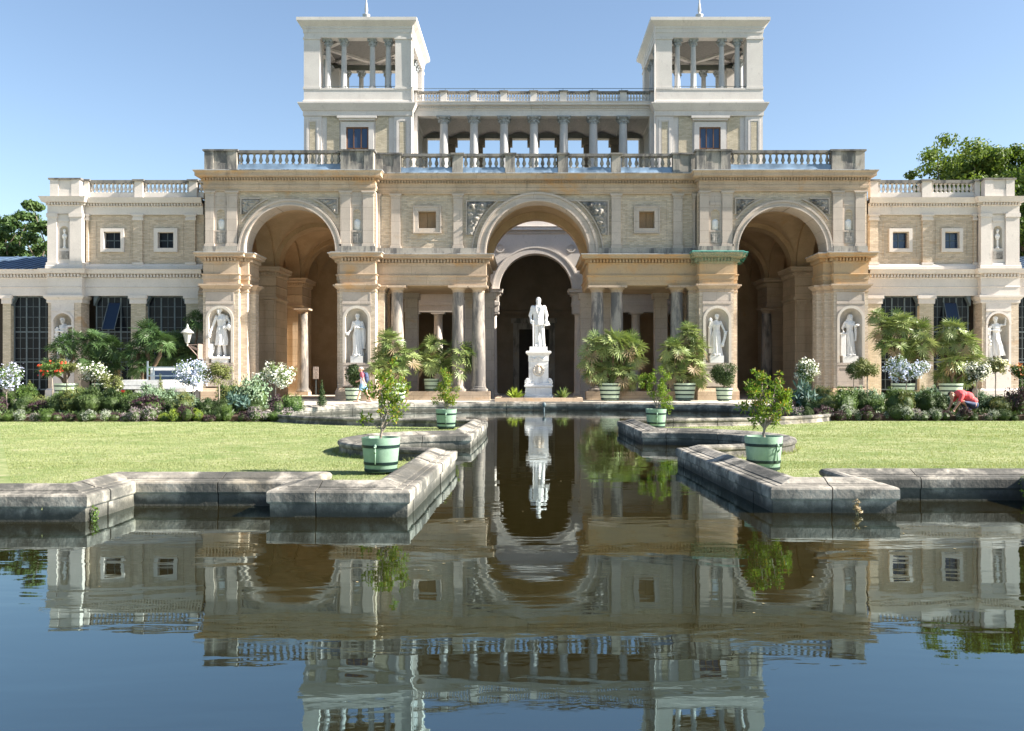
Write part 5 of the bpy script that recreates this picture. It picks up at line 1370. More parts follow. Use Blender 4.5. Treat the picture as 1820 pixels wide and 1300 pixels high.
# ================================================================== people
m_skin = plain('skin', (0.52, 0.30, 0.21), .55, 0, .06, 20); m_hair = plain('hair', (0.05, 0.03, 0.02), .6)
m_red = plain('shirt_red', (0.42, 0.10, 0.13), .85, 0, .12, 14); m_lav = plain('shirt_white', (0.66, 0.64, 0.72), .85, 0, .08, 14)
m_short = plain('shorts_blue', (0.20, 0.36, 0.50), .85, 0, .3, 12); m_capg = plain('cap_grey', (0.42, 0.42, 0.40), .85); m_shoe = plain('shoes', (0.45, 0.34, 0.28), .7)
m_pack = plain('backpack_navy', (0.035, 0.055, 0.12), .7, 0, .3, 9); m_coral = plain('shirt_coral', (0.72, 0.10, 0.11), .85, 0, .1, 10)
def walker():
    wx, wy = X(645, 44.6), 44.6; z0 = TZ
    e = empty('person', (wx, wy, z0), 'man walking left in a cap, red and white shirt, blue shorts and navy backpack', 'person')
    hip = (.02, 0, .92)
    legs = (((.0, -.09, .90), (-.14, -.08, .50), (-.26, -.08, .09)), ((.03, .09, .90), (.16, .08, .50), (.36, .08, .12)))
    b = MB()                                            # body: one skin
    head(b, (0, 0, 0), hair=True, beard=False)          # built facing -Y then turned to face -X
    b.v = [(p[1]-.11, -p[0], p[2]+1.61) for p in b.v]
    b.ball((-.03, 0, 1.35), (.12, .19, .15), 14, 10); b.ball((0, 0, 1.12), (.11, .155, .2), 14, 10); b.ball((.02, 0, .93), (.125, .165, .13), 14, 10)
    limb(b, [(-.05, 0, 1.42), (-.09, 0, 1.52)], [.065, .058])
    for L in legs:
        limb(b, list(L), [.092, .06, .042]); f = L[2]; front = L is legs[0]
        limb(b, [(f[0]+.03, f[1], .045), (f[0]-.16, f[1], .04 if front else .02)], [.043, .03])
    limb(b, [(-.02, -.21, 1.42), (.06, -.25, 1.13), (.16, -.27, .90)], [.058, .046, .034]); limb(b, [(-.04, .21, 1.42), (-.10, .25, 1.14), (-.30, .24, 1.03)], [.058, .046, .034])
    hand(b, (.16, -.27, .90), (.25, -.1, -1)); hand(b, (-.30, .24, 1.03), (-1, -.1, -.3))
    bm = remesh(b, .0085, 1, 'body'); bm.materials.append(m_skin); inst('body', bm, e, (wx, wy, z0))
    s = MB(); s.ball((-.03, 0, 1.36), (.135, .205, .14), 14, 10); s.ball((-.015, 0, 1.26), (.128, .19, .13), 14, 10)
    limb(s, [(-.02, -.2, 1.42), (.035, -.235, 1.24)], [.077, .066]); limb(s, [(-.04, .2, 1.42), (-.08, .235, 1.24)], [.077, .066]); s.tube([(-.05, 0, 1.4), (-.085, 0, 1.5)], [.08, .07], 10)
    sm = remesh(s, .012, 1, 'shirt_top'); sm.materials.append(m_red); inst('shirt_top', sm, e, (wx, wy, z0))
    s = MB(); robe(s, [(.86, .02, 0, .148, .195, .5), (1.0, .01, 0, .142, .185, .4), (1.13, 0, 0, .134, .18, .2), (1.25, -.01, 0, .132, .185, .1)], 6, .05, 0, 3)
    sm = remesh(s, .012, 1, 'shirt_bottom'); sm.materials.append(m_lav); inst('shirt_bottom', sm, e, (wx, wy, z0))
    s = MB(); s.ball((.02, 0, .90), (.14, .18, .12), 14, 10)
    for L in legs: k = [L[0][i]+(L[1][i]-L[0][i])*.75 for i in range(3)]; s.tube([L[0], k], [.118, .108], 14)
    sm = remesh(s, .012, 1, 'shorts'); sm.materials.append(m_short); inst('shorts', sm, e, (wx, wy, z0))
    for L in legs:
        f = L[2]; s = MB(); limb(s, [(f[0]+.045, f[1], .048), (f[0]-.06, f[1], .045), (f[0]-.19, f[1], .036)], [.05, .05, .036])
        sm = remesh(s, .012, 1, 'shoe'); sm.materials.append(m_shoe); inst('shoe', sm, e, (wx, wy, z0+.0))
    c = MB(); c.ball((-.09, 0, 1.665), (.108, .098, .085), 14, 8); c.add([(-.15, -.075, 1.66), (-.29, -.05, 1.63), (-.29, .05, 1.63), (-.15, .075, 1.66), (-.15, -.075, 1.675), (-.285, -.05, 1.645), (-.285, .05, 1.645), (-.15, .075, 1.675)], [(0, 1, 2, 3), (7, 6, 5, 4), (0, 4, 5, 1), (1, 5, 6, 2), (2, 6, 7, 3), (3, 7, 4, 0)])
    inst('cap', c.mesh('cap', m_capg, smooth=True, auto=40), e, (wx, wy, z0))
    s = MB(); s.ball((.17, 0, 1.24), (.12, .155, .24), 14, 10); s.ball((.2, 0, 1.10), (.115, .15, .14), 12, 8)
    for k in (-1, 1): s.tube([(.13, k*.11, 1.42), (-.02, k*.12, 1.50), (-.15, k*.125, 1.38), (-.10, k*.14, 1.18), (.10, k*.13, 1.06)], .022, 6)
    sm = remesh(s, .014, 1, 'backpack'); sm.materials.append(m_pack); inst('backpack', sm, e, (wx, wy, z0))
walker()
def gardener():
    wx, wy = X(1722, 29.55), 29.55; z0 = TZ+.03
    e = empty('person', (wx, wy, z0), 'person in a coral red shirt bending over the right flower bed', 'person')
    b = MB(); head(b, (0, 0, 0), hair=True); b.v = [(p[0]*.8-.58, p[1]-.05, p[2]+.62-p[0]*.2) for p in b.v]
    limb(b, [(-.36, 0, .70), (-.54, -.02, .64)], [.06, .055]); b.ball((-.29, 0, .68), (.19, .19, .13), 12, 10); b.ball((-.03, 0, .58), (.2, .17, .15), 12, 10); b.ball((.13, 0, .38), (.15, .18, .15), 12, 10)
    for k in (-1, 1):
        limb(b, [(.12, k*.1, .34), (-.26, k*.16, .42), (.0, k*.14, .09)], [.1, .07, .045]); limb(b, [(.03, k*.14, .05), (-.16, k*.15, .04)], [.045, .035])
        limb(b, [(-.32, k*.21, .64), (-.44, k*.25, .42), (-.55, k*.2, .22)], [.06, .047, .035]); hand(b, (-.55, k*.2, .22), (-.5, 0, -1))
    bm = remesh(b, .010, 1, 'body'); bm.materials.append(m_skin); inst('body', bm, e, (wx, wy, z0))
    s = MB(); s.ball((-.28, 0, .69), (.205, .205, .15), 12, 10); s.ball((-.06, 0, .60), (.22, .19, .17), 12, 10); s.ball((.11, 0, .46), (.17, .19, .14), 12, 10)
    for k in (-1, 1): limb(s, [(-.31, k*.2, .65), (-.40, k*.24, .48)], [.08, .068])
    sm = remesh(s, .013, 1, 'shirt'); sm.materials.append(m_coral); inst('shirt', sm, e, (wx, wy, z0))
    s = MB(); s.ball((.14, 0, .34), (.165, .19, .15), 12, 10)
    for k in (-1, 1): s.tube([(.12, k*.1, .34), (-.24, k*.16, .42), (-.03, k*.14, .15)], [.115, .088, .065], 12)
    sm = remesh(s, .013, 1, 'trousers'); sm.materials.append(m_pack); inst('trousers', sm, e, (wx, wy, z0))
    c = MB(); c.ball((-.58, .02, .70), (.10, .11, .07), 12, 8); inst('hair', c.mesh('hair', m_hair, smooth=True), e, (wx, wy, z0))
gardener()

# ================================================================== flatbed truck behind the left bed
def truck():
    tx, ty = X(278, 41.5), 41.5
    e = empty('truck', (tx, ty, TZ), 'small white flatbed truck parked behind the left flower bed under the palms', 'truck')
    mw = plain('truck_white', (0.62, 0.63, 0.62), .4); mg = plain('truck_grey', (0.17, 0.19, 0.21), .5); mt = plain('rubber', (0.02, 0.02, 0.02), .85)
    w = .98; z = TZ
    def P(name, mb, mat, **k): return mb.build(name, mat, e, None, **k)
    P('chassis', MB().box(tx-.42, tx+.42, ty-1.5, ty+3.6, z+.42, z+.6), mg)
    P('bed', MB().box(tx-w, tx+w, ty-1.6, ty+1.3, z+.72, z+.82), mg)
    P('tailgate', MB().box(tx-w, tx+w, ty-1.66, ty-1.61, z+.72, z+1.12).box(tx-w+.05, tx+w-.05, ty-1.67, ty-1.655, z+.9, z+.92), mw)
    for s in (-1, 1): P('side_board', MB().box(tx+s*w, tx+s*(w-.04), ty-1.6, ty+1.3, z+.82, z+1.12), mw)
    P('ladder_rack', MB().box(tx-w+.02, tx-w+.08, ty+1.2, ty+1.26, z+.8, z+2.0).box(tx+w-.08, tx+w-.02, ty+1.2, ty+1.26, z+.8, z+1.75).box(tx-w+.08, tx+w-.08, ty+1.2, ty+1.25, z+1.68, z+1.74).box(tx-w+.08, tx+w-.08, ty+1.2, ty+1.25, z+1.28, z+1.33).box(tx-w+.3, tx-w+.36, ty+1.21, ty+1.25, z+1.33, z+1.68), plain('rack_steel', (.30, .36, .40), .4, .4))
    c = MB(); zc = z+.55
    prof = [(ty+1.4, zc), (ty+3.5, zc), (ty+3.6, zc+.5), (ty+3.3, zc+.62), (ty+2.8, zc+1.15), (ty+1.5, zc+1.18), (ty+1.4, zc+1.05)]
    n = len(prof); v = [(tx-.86, a, b) for a, b in prof]+[(tx+.86, a, b) for a, b in prof]
    c.add(v, [tuple(range(n-1, -1, -1)), tuple(range(n, 2*n))]+[(i, (i+1) % n, n+(i+1) % n, n+i) for i in range(n)])
    cab = P('cab', c, mw)
    MB().box(tx-.64, tx+.64, ty+1.37, ty+1.41, zc+.58, zc+1.0).build('rear_window', m_bglass, cab)
    for s in (-1, 1): MB().box(tx+s*.865, tx+s*.87, ty+1.7, ty+2.7, zc+.6, zc+1.05).build('side_window', m_bglass, cab)
    for s in (-1, 1):
        P('tail_light', MB().box(tx+s*.7, tx+s*.9, ty-1.64, ty-1.6, z+.58, z+.68), plain('tail_red', (.4, .02, .02), .3))
        for yy in (ty-.6, ty+2.7):
            wh = MB(); wh.lathe([(.18, -.09), (.31, -.1), (.33, -.05), (.33, .05), (.31, .1), (.18, .09)], n=20); wh.v = [(tx+s*.78+p[2], yy+p[0], z+.33+p[1]) for p in wh.v]
            ww = P('wheel', wh, mt, smooth=True, auto=40)
            h = MB(); h.lathe([(.001, -.07), (.18, -.07), (.18, .07), (.001, .07)], n=14); h.v = [(tx+s*.78+p[2], yy+p[0], z+.33+p[1]) for p in h.v]; h.build('rim', mw, ww)
    P('number_plate', MB().box(tx-.26, tx+.26, ty-1.69, ty-1.665, z+.56, z+.67), plain('plate', (.6, .6, .58), .4))
truck()
# ================================================================== vegetation
rg_ = np.random.default_rng(11)
def unit(v): return v/np.maximum(1e-9, np.linalg.norm(v, axis=1, keepdims=True))
def leaf_quads(P, D, S, L, W, fold=.12):
    n = len(P); L = np.broadcast_to(L, n)[:, None]; W = np.broadcast_to(W, n)[:, None]
    Nn = unit(np.cross(D, S))
    mid = P + D*L*.48
    V = np.stack([P, mid+S*W*.5+Nn*W*fold, P+D*L, mid-S*W*.5+Nn*W*fold], 1).reshape(-1, 3)
    return V, np.arange(4*n).reshape(n, 4)
def clump_points(clumps, n, shell=.45):
    C = np.array([c[0] for c in clumps], float); Rr = np.array([np.broadcast_to(c[1], 3) for c in clumps], float)
    wgt = np.prod(Rr, axis=1)**(2/3); idx = rg_.choice(len(C), n, p=wgt/wgt.sum())
    d = unit(rg_.normal(size=(n, 3))); u = rg_.uniform(0, 1, n)**shell
    return C[idx] + d*Rr[idx]*u[:, None], d
def foliage(clumps, n, L, W, up=.35, jit=.9, shell=.45, flat=True):
    P, d = clump_points(clumps, n, shell)
    if flat:                                             # blades lie roughly like shingles on each clump, faces outward
        Nn = unit(d+rg_.normal(size=(n, 3))*jit*.45+np.array([0, 0, up*.6]))
        D = unit(np.cross(Nn, rg_.normal(size=(n, 3)))); S = np.cross(Nn, D); D = unit(D+Nn*rg_.uniform(.0, .5, (n, 1)))
        return leaf_quads(P-D*L*.4, D, S, L*rg_.uniform(.7, 1.25, n), W*rg_.uniform(.75, 1.2, n))
    D = unit(d*.8 + rg_.normal(size=(n, 3))*jit + np.array([0, 0, up])); S = unit(np.cross(D, rg_.normal(size=(n, 3))))
    return leaf_quads(P, D, S, L*rg_.uniform(.7, 1.25, n), W*rg_.uniform(.75, 1.2, n))
def blossoms(clumps, n, size, shell=.12, heads=5, spread=.06, zmin=None):
    """clusters of small flat florets on the outside of a crown"""
    P, d = clump_points(clumps, n, shell)
    P = np.repeat(P, heads, 0)+rg_.normal(size=(n*heads, 3))*spread; d = np.repeat(d, heads, 0)
    N_ = unit(d+rg_.normal(size=P.shape)*.5+np.array([0, -.2, .4])); A = unit(np.cross(N_, rg_.normal(size=P.shape))); B = np.cross(N_, A)
    s = size*rg_.uniform(.7, 1.2, len(P))[:, None]
    V = np.stack([P-A*s, P-B*s, P+A*s, P+B*s], 1).reshape(-1, 3)
    return V, np.arange(len(V)).reshape(-1, 4)
def random_clumps(c, r, k, frac=.5, seed=None):
    rn = np.random.default_rng(seed); c = np.array(c, float); r = np.array(np.broadcast_to(r, 3), float); out = []
    for i in range(k):
        d = rn.normal(size=3); d /= np.linalg.norm(d)
        out.append((c+d*r*rn.uniform(.35, .75), r*frac*rn.uniform(.7, 1.15)))
    return out
LM = {
 'green': leafmat('leaf_green', (0.04, 0.09, 0.018), (0.14, 0.22, 0.042), .2), 'dark': leafmat('leaf_dark', (0.018, 0.042, 0.013), (0.075, 0.115, 0.032), .2),
 'olive': leafmat('leaf_olive', (0.10, 0.13, 0.035), (0.22, 0.235, 0.075), .2), 'lime': leafmat('leaf_lime', (0.19, 0.30, 0.03), (0.36, 0.43, 0.06), .2),
 'silver': leafmat('leaf_silver', (0.30, 0.34, 0.29), (0.55, 0.57, 0.50), .2), 'sage': leafmat('leaf_sage', (0.14, 0.23, 0.14), (0.29, 0.38, 0.25), .2),
 'purple': leafmat('leaf_purple', (0.035, 0.022, 0.03), (0.10, 0.05, 0.065), .2), 'teal': leafmat('leaf_teal', (0.05, 0.11, 0.10), (0.14, 0.22, 0.18), .2),
 'mauve': leafmat('leaf_mauve', (0.30, 0.24, 0.28), (0.52, 0.44, 0.46), .2), 'citrus': leafmat('leaf_citrus', (0.075, 0.16, 0.018), (0.26, 0.34, 0.045), .4),
 'bronze': leafmat('leaf_bronze', (0.30, 0.20, 0.04), (0.42, 0.32, 0.07), .4), 'tree': leafmat('leaf_tree', (0.05, 0.105, 0.02), (0.17, 0.23, 0.045), .4),
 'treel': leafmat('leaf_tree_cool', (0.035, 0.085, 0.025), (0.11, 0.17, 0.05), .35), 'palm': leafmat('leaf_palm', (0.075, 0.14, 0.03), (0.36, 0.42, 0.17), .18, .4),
 'palm_shaded': leafmat('leaf_palm_shaded', (0.035, 0.085, 0.03), (0.10, 0.165, 0.06), .25, .4), 'dry': leafmat('leaf_dry', (0.22, 0.16, 0.09), (0.36, 0.28, 0.17), .2)}
FM = {'blue': leafmat('floret_blue', (0.52, 0.58, 0.86), (0.74, 0.78, 0.93), .25), 'white': leafmat('floret_white', (0.74, 0.74, 0.68), (0.86, 0.85, 0.80), .25),
      'red': leafmat('floret_red', (0.55, 0.035, 0.02), (0.75, 0.08, 0.04), .25), 'orange': leafmat('floret_orange', (0.62, 0.16, 0.06), (0.72, 0.30, 0.10), .25),
      'cream': leafmat('floret_cream', (0.62, 0.62, 0.36), (0.78, 0.76, 0.5), .25)}
def fol(name, parent, w, clumps, n, L, W, mat, **k):
    V, F = foliage(clumps, n, L, W, **k)
    return inst(name, np_mesh(name, V, F, LM[mat]), parent, w)
def branchy(mb, p0, p1, r0, r1, seg=5, wob=.06, rn=random):
    p0, p1 = Vector(p0), Vector(p1); pts = [p0]; L = (p1-p0).length
    for i in range(1, seg): pts.append(p0.lerp(p1, i/seg)+Vector((rn.uniform(-1, 1), rn.uniform(-1, 1), rn.uniform(-.5, .5)))*wob*L)
    pts.append(p1); mb.tube(pts, [r0+(r1-r0)*i/seg for i in range(seg+1)], 7); return pts

# ---- tubs
def tub_meshes(r0, r1, h, bands, mat, n=28):
    b = MB().lathe([(r0*.96, .035), (r0, .05), (r1, h), (r1*.93, h), (r1*.91, h-.05), (.001, h-.06)], n=n)
    t_ = [b.mesh('tub', mat, smooth=True, auto=40)]
    for z in bands:
        ra = r0+(r1-r0)*(z-.05)/(h-.05); rb = r0+(r1-r0)*(z-.01)/(h-.05)
        t_.append(MB().lathe([(ra*.99, z-.03*h/.54), (ra+.006, z-.028*h/.54), (rb+.006, z+.012*h/.54), (rb*.99, z+.014*h/.54)], n=n, cap=False).mesh('band', m_band, smooth=True, auto=40))
    return t_
tubA = tub_meshes(.235, .285, .54, (.42, .17, .07), m_tub); tubP = tub_meshes(.46, .58, .92, (.80, .56, .34, .12), m_tubp); tubT = tub_meshes(.36, .43, .68, (.56, .30, .1), m_tubp)
tubS = tub_meshes(.36, .42, .52, (.40, .22, .08), m_tubp)
handle = MB().tube([(0, 0, .0), (0, -.035, .0), (0, -.04, -.06), (0, -.012, -.09)], .012, 6); handle.tube([(0, -.004, -.02), (0, -.006, -.25)], .010, 6); handle.ball((0, -.01, .01), (.022, .018, .03), 8, 6)
handle = handle.mesh('handle', m_tub, smooth=True)
footm = MB().box(-.09, .09, -.05, .05, 0, .05).mesh('foot', m_band)
def tub(parent, w, ms_, rz=0.0, hd=False, soil_r=None):
    t_ = inst('tub', ms_[0], parent, w, rz)
    for b in ms_[1:]: inst('band', b, t_, w)
    for a in (0, 2.1, 4.2):
        o = inst('foot', footm, t_, (w[0]+.6*ms_[0].vertices[0].co.x*math.cos(a+.5), w[1]+.6*ms_[0].vertices[0].co.x*math.sin(a+.5), w[2]-.012))
    if hd:
        for a in (hd, hd+PI):
            r = .272; o = inst('handle', handle, t_, (w[0]+r*math.sin(a), w[1]-r*math.cos(a), w[2]+.41), a)
    return t_

# ---- potted citrus trees on the lawn
def citrus(wx, wy, clumps, stems, label, n, seed, ha, mats=('citrus', 'bronze'), z=LZ):
    rn = random.Random(seed); e = empty('potted_tree', (wx, wy, z), label, 'potted tree', 'green tubs with young trees on the lawns')
    tub(e, (wx, wy, z), tubA, 0, ha)
    inst('soil', MB().lathe([(.001, 0), (.262, 0), (.001, .02)], n=20, cap=False).mesh('soil', m_soil), e, (wx, wy, z+.485))
    q = MB(); base = (wx, wy, z+.48); k = branchy(q, base, (wx+.01, wy, z+stems[0]), .022, .017, 4, .05, rn)
    for c, r in clumps:
        s = k[-1] if rn.random() < .6 else k[-2]
        pts = branchy(q, s, (wx+c[0]*.9, wy+c[1]*.9, z+c[2]-r*.2), .013, .006, 5, .07, rn)
        for _ in range(4):
            a = pts[rn.randint(2, 5)]; branchy(q, a, a+Vector((rn.uniform(-1, 1), rn.uniform(-1, 1), rn.uniform(-.1, 1)))*r*.8, .006, .002, 4, .1, rn)
    q.build('trunk', m_barkp, e)
    cl = [((wx+c[0], wy+c[1], z+c[2]), r) for c, r in clumps]
    fine = []
    for c, r in cl:
        for _ in range(7):
            d = Vector((rn.gauss(0, 1), rn.gauss(0, 1), rn.gauss(0, 1))).normalized(); fine.append((Vector(c)+d*r*rn.uniform(.35, 1.05), r*rn.uniform(.20, .40)))
    V, F = foliage(fine, int(n*.95), .066, .028, .3, .8, .6, False); V2, F2 = foliage(fine, n//6, .055, .022, .9, .6, .2, False)
    V = V-np.array([wx, wy, z]); V2 = V2-np.array([wx, wy, z])
    me = np_mesh('crown', np.concatenate([V, V2]), np.concatenate([F, F2+len(V)]), [LM[mats[0]], LM[mats[1]]], [0]*len(F)+[1]*len(F2))
    inst('crown', me, e, (wx, wy, z))
fl, fr = (X(677, 13.35), 13.35), (X(1357, 13.6), 13.6); ml, mr = (X(793, 24.3), 24.3), (X(1166, 24.5), 24.5)
citrus(*fl, [((.08, 0, 1.42), .24), ((.22, .05, 1.28), .22), ((.02, -.05, 1.22), .22), ((.14, .02, 1.08), .22), ((.26, -.02, .98), .16), ((.0, .0, 1.0), .16), ((-.22, .0, .80), .11), ((.20, 0, .84), .13)], (.66,),
       'loose green tree in a mint green tub on the left lawn, nearest the camera', 1250, 1, 3.0)
citrus(*fr, [((-.02, 0, 1.42), .16), ((.20, 0, 1.34), .14), ((-.05, 0, 1.24), .22), ((.22, .05, 1.16), .22), ((.02, .0, 1.02), .24), ((.30, -.05, .98), .22), ((-.18, .05, 1.02), .20), ((-.14, 0, .84), .15), ((.16, 0, .84), .16)], (.66,),
       'loose yellow-green tree in a mint green tub on the right lawn, nearest the camera', 1700, 2, .55)
citrus(*ml, [((.0, 0, 1.38), .26), ((.08, 0, 1.12), .28), ((-.12, 0, 1.0), .24), ((.16, 0, .84), .24), ((-.16, 0, .76), .2), ((.1, 0, .66), .18)], (.62,), 'smaller leafy tree in a mint green tub on the left lawn by the far basin', 1600, 3, 3.2)
citrus(*mr, [((.02, 0, 1.42), .24), ((-.22, 0, 1.26), .24), ((.22, 0, 1.2), .26), ((-.12, 0, 1.0), .26), ((.24, 0, .92), .26), ((.3, 0, .62), .18), ((.2, 0, .75), .2)], (.6,), 'smaller bright green tree in a mint tub, right lawn by the far basin', 1900, 4, 3.1, ('citrus', 'lime'))

# ---- fan palms
def palm_head(seed, nf=30, mat='palm', droop=.25):
    rn = np.random.default_rng(seed); PV = []; PF = []; mi = []; b = 0
    for i in range(nf):
        az = i*2.39996+rn.normal()*.2; el = R(86-122*(i/nf)**.85+rn.normal()*8)
        d = np.array([math.cos(az)*math.cos(el), math.sin(az)*math.cos(el), math.sin(el)]); pl = rn.uniform(.30, .52)
        s = np.cross(d, [0, 0, 1.]); s /= max(1e-6, np.linalg.norm(s)); up = np.cross(s, d)
        o = d*.04; e = d*pl; w = .012
        PV.append(np.stack([o-s*w, o+s*w, e+s*w*.6, e-s*w*.6])); PF.append([[b, b+1, b+2, b+3]]); mi.append([0]); b += 4
        bend = R(rn.uniform(25, 62)); bd = d*math.cos(bend)-up*math.sin(bend); nrm = d*math.sin(bend)+up*math.cos(bend)   # blade hangs, its face looks outward
        tw = rn.normal()*.35; s2 = s*math.cos(tw)+nrm*math.sin(tw); n2 = nrm*math.cos(tw)-s*math.sin(tw)
        k = 15; L0 = rn.uniform(.36, .47); pts = [e]; fc = []
        old = 1 if (i > nf*.86 and rn.random() < .6) else 0
        for j in range(k):
            a = R(-140+280*j/(k-1)); ld = bd*math.cos(a)+s2*math.sin(a)+n2*(.10+.10*(j % 2))
            ld /= np.linalg.norm(ld); L = L0*(1-.22*abs(j-(k-1)/2)/(k/2))*rn.uniform(.9, 1.08)
            sd = np.cross(ld, n2); sd /= max(1e-6, np.linalg.norm(sd)); ww = .050
            m_ = e+ld*L*.55; tip = e+ld*L+np.array([0, 0, -droop*L*rn.uniform(.15, .5)]); q = len(pts)
            pts += [m_+sd*ww*.5, tip, m_-sd*ww*.5]; fc.append([b, b+q, b+q+1, b+q+2]); mi.append([old])
        PV.append(np.stack(pts)); PF.append(fc); b += len(pts)
    return np_mesh('palm_crown', np.concatenate(PV), np.concatenate(PF), [LM[mat], LM['dry']], np.concatenate(mi))
heads_ = [palm_head(s) for s in (1, 2, 3)]; headd = [palm_head(s, 28, 'palm_shaded', .45) for s in (4, 5)]  # second set: shade painted into darker leaf colours, for the left palms
m_palmt = stone('palm_trunk', (0.17, 0.12, 0.08), (0.10, 0.075, 0.05), None, bscale=30, bstr=1.0)
def palm(px_, d, hs, label, tubm, z, dark=False, seed=0, group='fan palms in tubs', tscale=1.0):
    """hs: (px, py, radius px) of every crown"""
    rn = random.Random(seed); wx = X(px_, d); e = empty('potted_palm', (wx, d, z), label, 'palm', group)
    th = .3
    if tubm:
        tub(e, (wx, d, z), tubm); th = tubm[0].vertices[-1].co.z; th = max(v.co.z for v in tubm[0].vertices)-.06
    for (hx, hy, hr) in hs:
        dd = d+rn.uniform(-.35, .35); hc = Vector((X(hx, dd), dd, Z(hy+hr*.25, dd))); sc_ = hr*1.32*dd/1600/.80
        q = MB(); b = Vector((wx+rn.uniform(-.15, .15), d+rn.uniform(-.12, .12), z+th)); branchy(q, b, hc, .075*tscale, .06*tscale, 5, .05, rn)
        q.build('trunk', m_palmt, e, None, True)
        o = inst('palm_crown', (headd if dark else heads_)[rn.randrange(2 if dark else 3)], e, hc, rn.uniform(0, 6.28), sc_)
        o.rotation_euler = (rn.uniform(-.3, .3), rn.uniform(-.3, .3), rn.uniform(0, 6.28))
palm(1084, 47.0, [(1062, 612, 27), (1088, 607, 28), (1117, 612, 27), (1048, 640, 24), (1082, 636, 28), (1125, 634, 22), (1068, 662, 24), (1104, 660, 25), (1119, 676, 18), (1052, 664, 18)], 'wide bushy fan palm in a pale green banded tub just right of the marble man', tubP, TZ, seed=1)
palm(1217, 47.0, [(1226, 590, 22), (1197, 618, 24), (1236, 616, 24), (1190, 644, 22), (1224, 642, 26), (1205, 664, 22), (1238, 666, 22), (1212, 630, 22)], 'tall narrow fan palm in a pale green banded tub before the third pier', tubP, TZ, seed=2)
palm(767, 49.35, [(770, 615, 24), (764, 642, 27), (783, 640, 20)], 'fan palm in a small pale tub between the columns, left of its pair', tubT, .72, seed=3)
palm(808, 49.35, [(818, 626, 27), (808, 652, 26), (828, 646, 20)], 'yellowish fan palm in a tub between the columns, right of its pair', tubT, .72, seed=4)
palm(703, 46.6, [(692, 605, 25), (684, 636, 24), (718, 632, 26), (672, 652, 18), (704, 655, 22)], 'fan palm rising behind the front left potted tree by the second pier', tubP, TZ, seed=5)
palm(1605, 45.5, [(1558, 562, 17), (1576, 582, 26), (1602, 574, 28), (1630, 586, 26), (1584, 612, 25), (1636, 612, 24), (1614, 628, 26), (1598, 650, 22), (1632, 640, 20)], 'dense round fan palm in front of the right wing by the outer pier', tubP, TZ, seed=6)
palm(1690, 45.5, [(1692, 584, 24), (1716, 606, 25), (1680, 614, 24), (1726, 638, 24), (1696, 642, 26), (1680, 664, 22), (1716, 664, 22)], 'tall yellow-green fan palm in front of the right wing near the corner pavilion', tubP, TZ, seed=7)
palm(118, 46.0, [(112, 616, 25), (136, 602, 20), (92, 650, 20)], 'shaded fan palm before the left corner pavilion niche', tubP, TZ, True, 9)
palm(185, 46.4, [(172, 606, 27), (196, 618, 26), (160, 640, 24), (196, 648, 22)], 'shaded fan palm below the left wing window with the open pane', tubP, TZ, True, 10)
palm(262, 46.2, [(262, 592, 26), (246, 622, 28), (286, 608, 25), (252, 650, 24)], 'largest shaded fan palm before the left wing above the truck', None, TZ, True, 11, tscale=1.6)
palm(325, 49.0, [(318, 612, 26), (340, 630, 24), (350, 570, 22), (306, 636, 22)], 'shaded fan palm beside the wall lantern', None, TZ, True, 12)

# ---- clipped round trees in tubs beside the piers
def ballt(px_, d, py, r, label, seed):
    wx = X(px_, d); e = empty('potted_topiary', (wx, d, TZ), label, 'potted tree', 'clipped round trees in tubs')
    tub(e, (wx, d, TZ), tubT); zc = Z(py, d); rr = r*d/1600
    q = MB(); q.tube([(wx, d, TZ+.6), (wx+.02, d, zc-rr*.5)], [.06, .05], 8); q.build('trunk', m_bark, e)
    cl = [((0, 0, zc-TZ), rr*.72)]+random_clumps((0, 0, zc-TZ), rr, 16, .42, seed)
    V, F = foliage(cl, 4200, .10, .05, .2, .8, .25); inst('crown', np_mesh('crown', V, F, LM['dark']), e, (wx, d, TZ))
ballt(1287, 46.3, 664, 27, 'clipped round tree in a pale tub below the lyre statue', 5); ballt(628, 46.3, 668, 21, 'clipped round tree in a pale tub behind the walking man', 6)

# ---- flowering standards in the beds
def standard(px_, d, py, rw, rh, label, leaf, flower=None, nf=0, fs=.035, nl_=2600, seed=0, L=.075, spread=.05, second=None):
    wx = X(px_, d); z = TZ+.08; e = empty('standard_shrub', (wx, d, z), label, 'shrub', 'standard shrubs in the flower beds')
    zc = Z(py, d)-z; a, b = rw*d/1600, rh*d/1600; rn = random.Random(seed)
    q = MB(); branchy(q, (wx, d, z), (wx+rn.uniform(-.03, .03), d, z+zc-b*.4), .024, .02, 4, .02, rn)
    for k in range(6): branchy(q, (wx, d, z+zc-b*.5), (wx+rn.uniform(-.7, .7)*a, d+rn.uniform(-.6, .6)*a, z+zc+rn.uniform(-.1, .6)*b), .014, .005, 4, .08, rn)
    q.build('trunk', m_barkp, e)
    cl = random_clumps((0, 0, zc), (a, a*.85, b), 15, .42, seed+20)
    V, F = foliage(cl, nl_, L, L*.42, .35, .9, .5); inst('crown', np_mesh('crown', V, F, LM[leaf]), e, (wx, d, z))
    if flower:
        V, F = blossoms([c for c in cl if c[0][2] > zc-b*.6], nf, fs, .15, 6, spread)
        tag(inst('blossoms', np_mesh('blossoms', V, F, FM[flower]), e, (wx, d, z)), kind='stuff')
standard(12, 31.5, 668, 30, 30, 'pale blue flowering standard at the far left edge of the left bed', 'green', 'blue', 190, .03, 1800, 1)
standard(92, 34, 655, 27, 17, 'spreading standard with bright red flowers in the left bed', 'green', 'red', 9, .05, 1900, 2, spread=.06)
standard(119, 35, 650, 22, 17, 'plain yellow-green standard right of the red-flowered one', 'olive', None, 0, 0, 1900, 3)
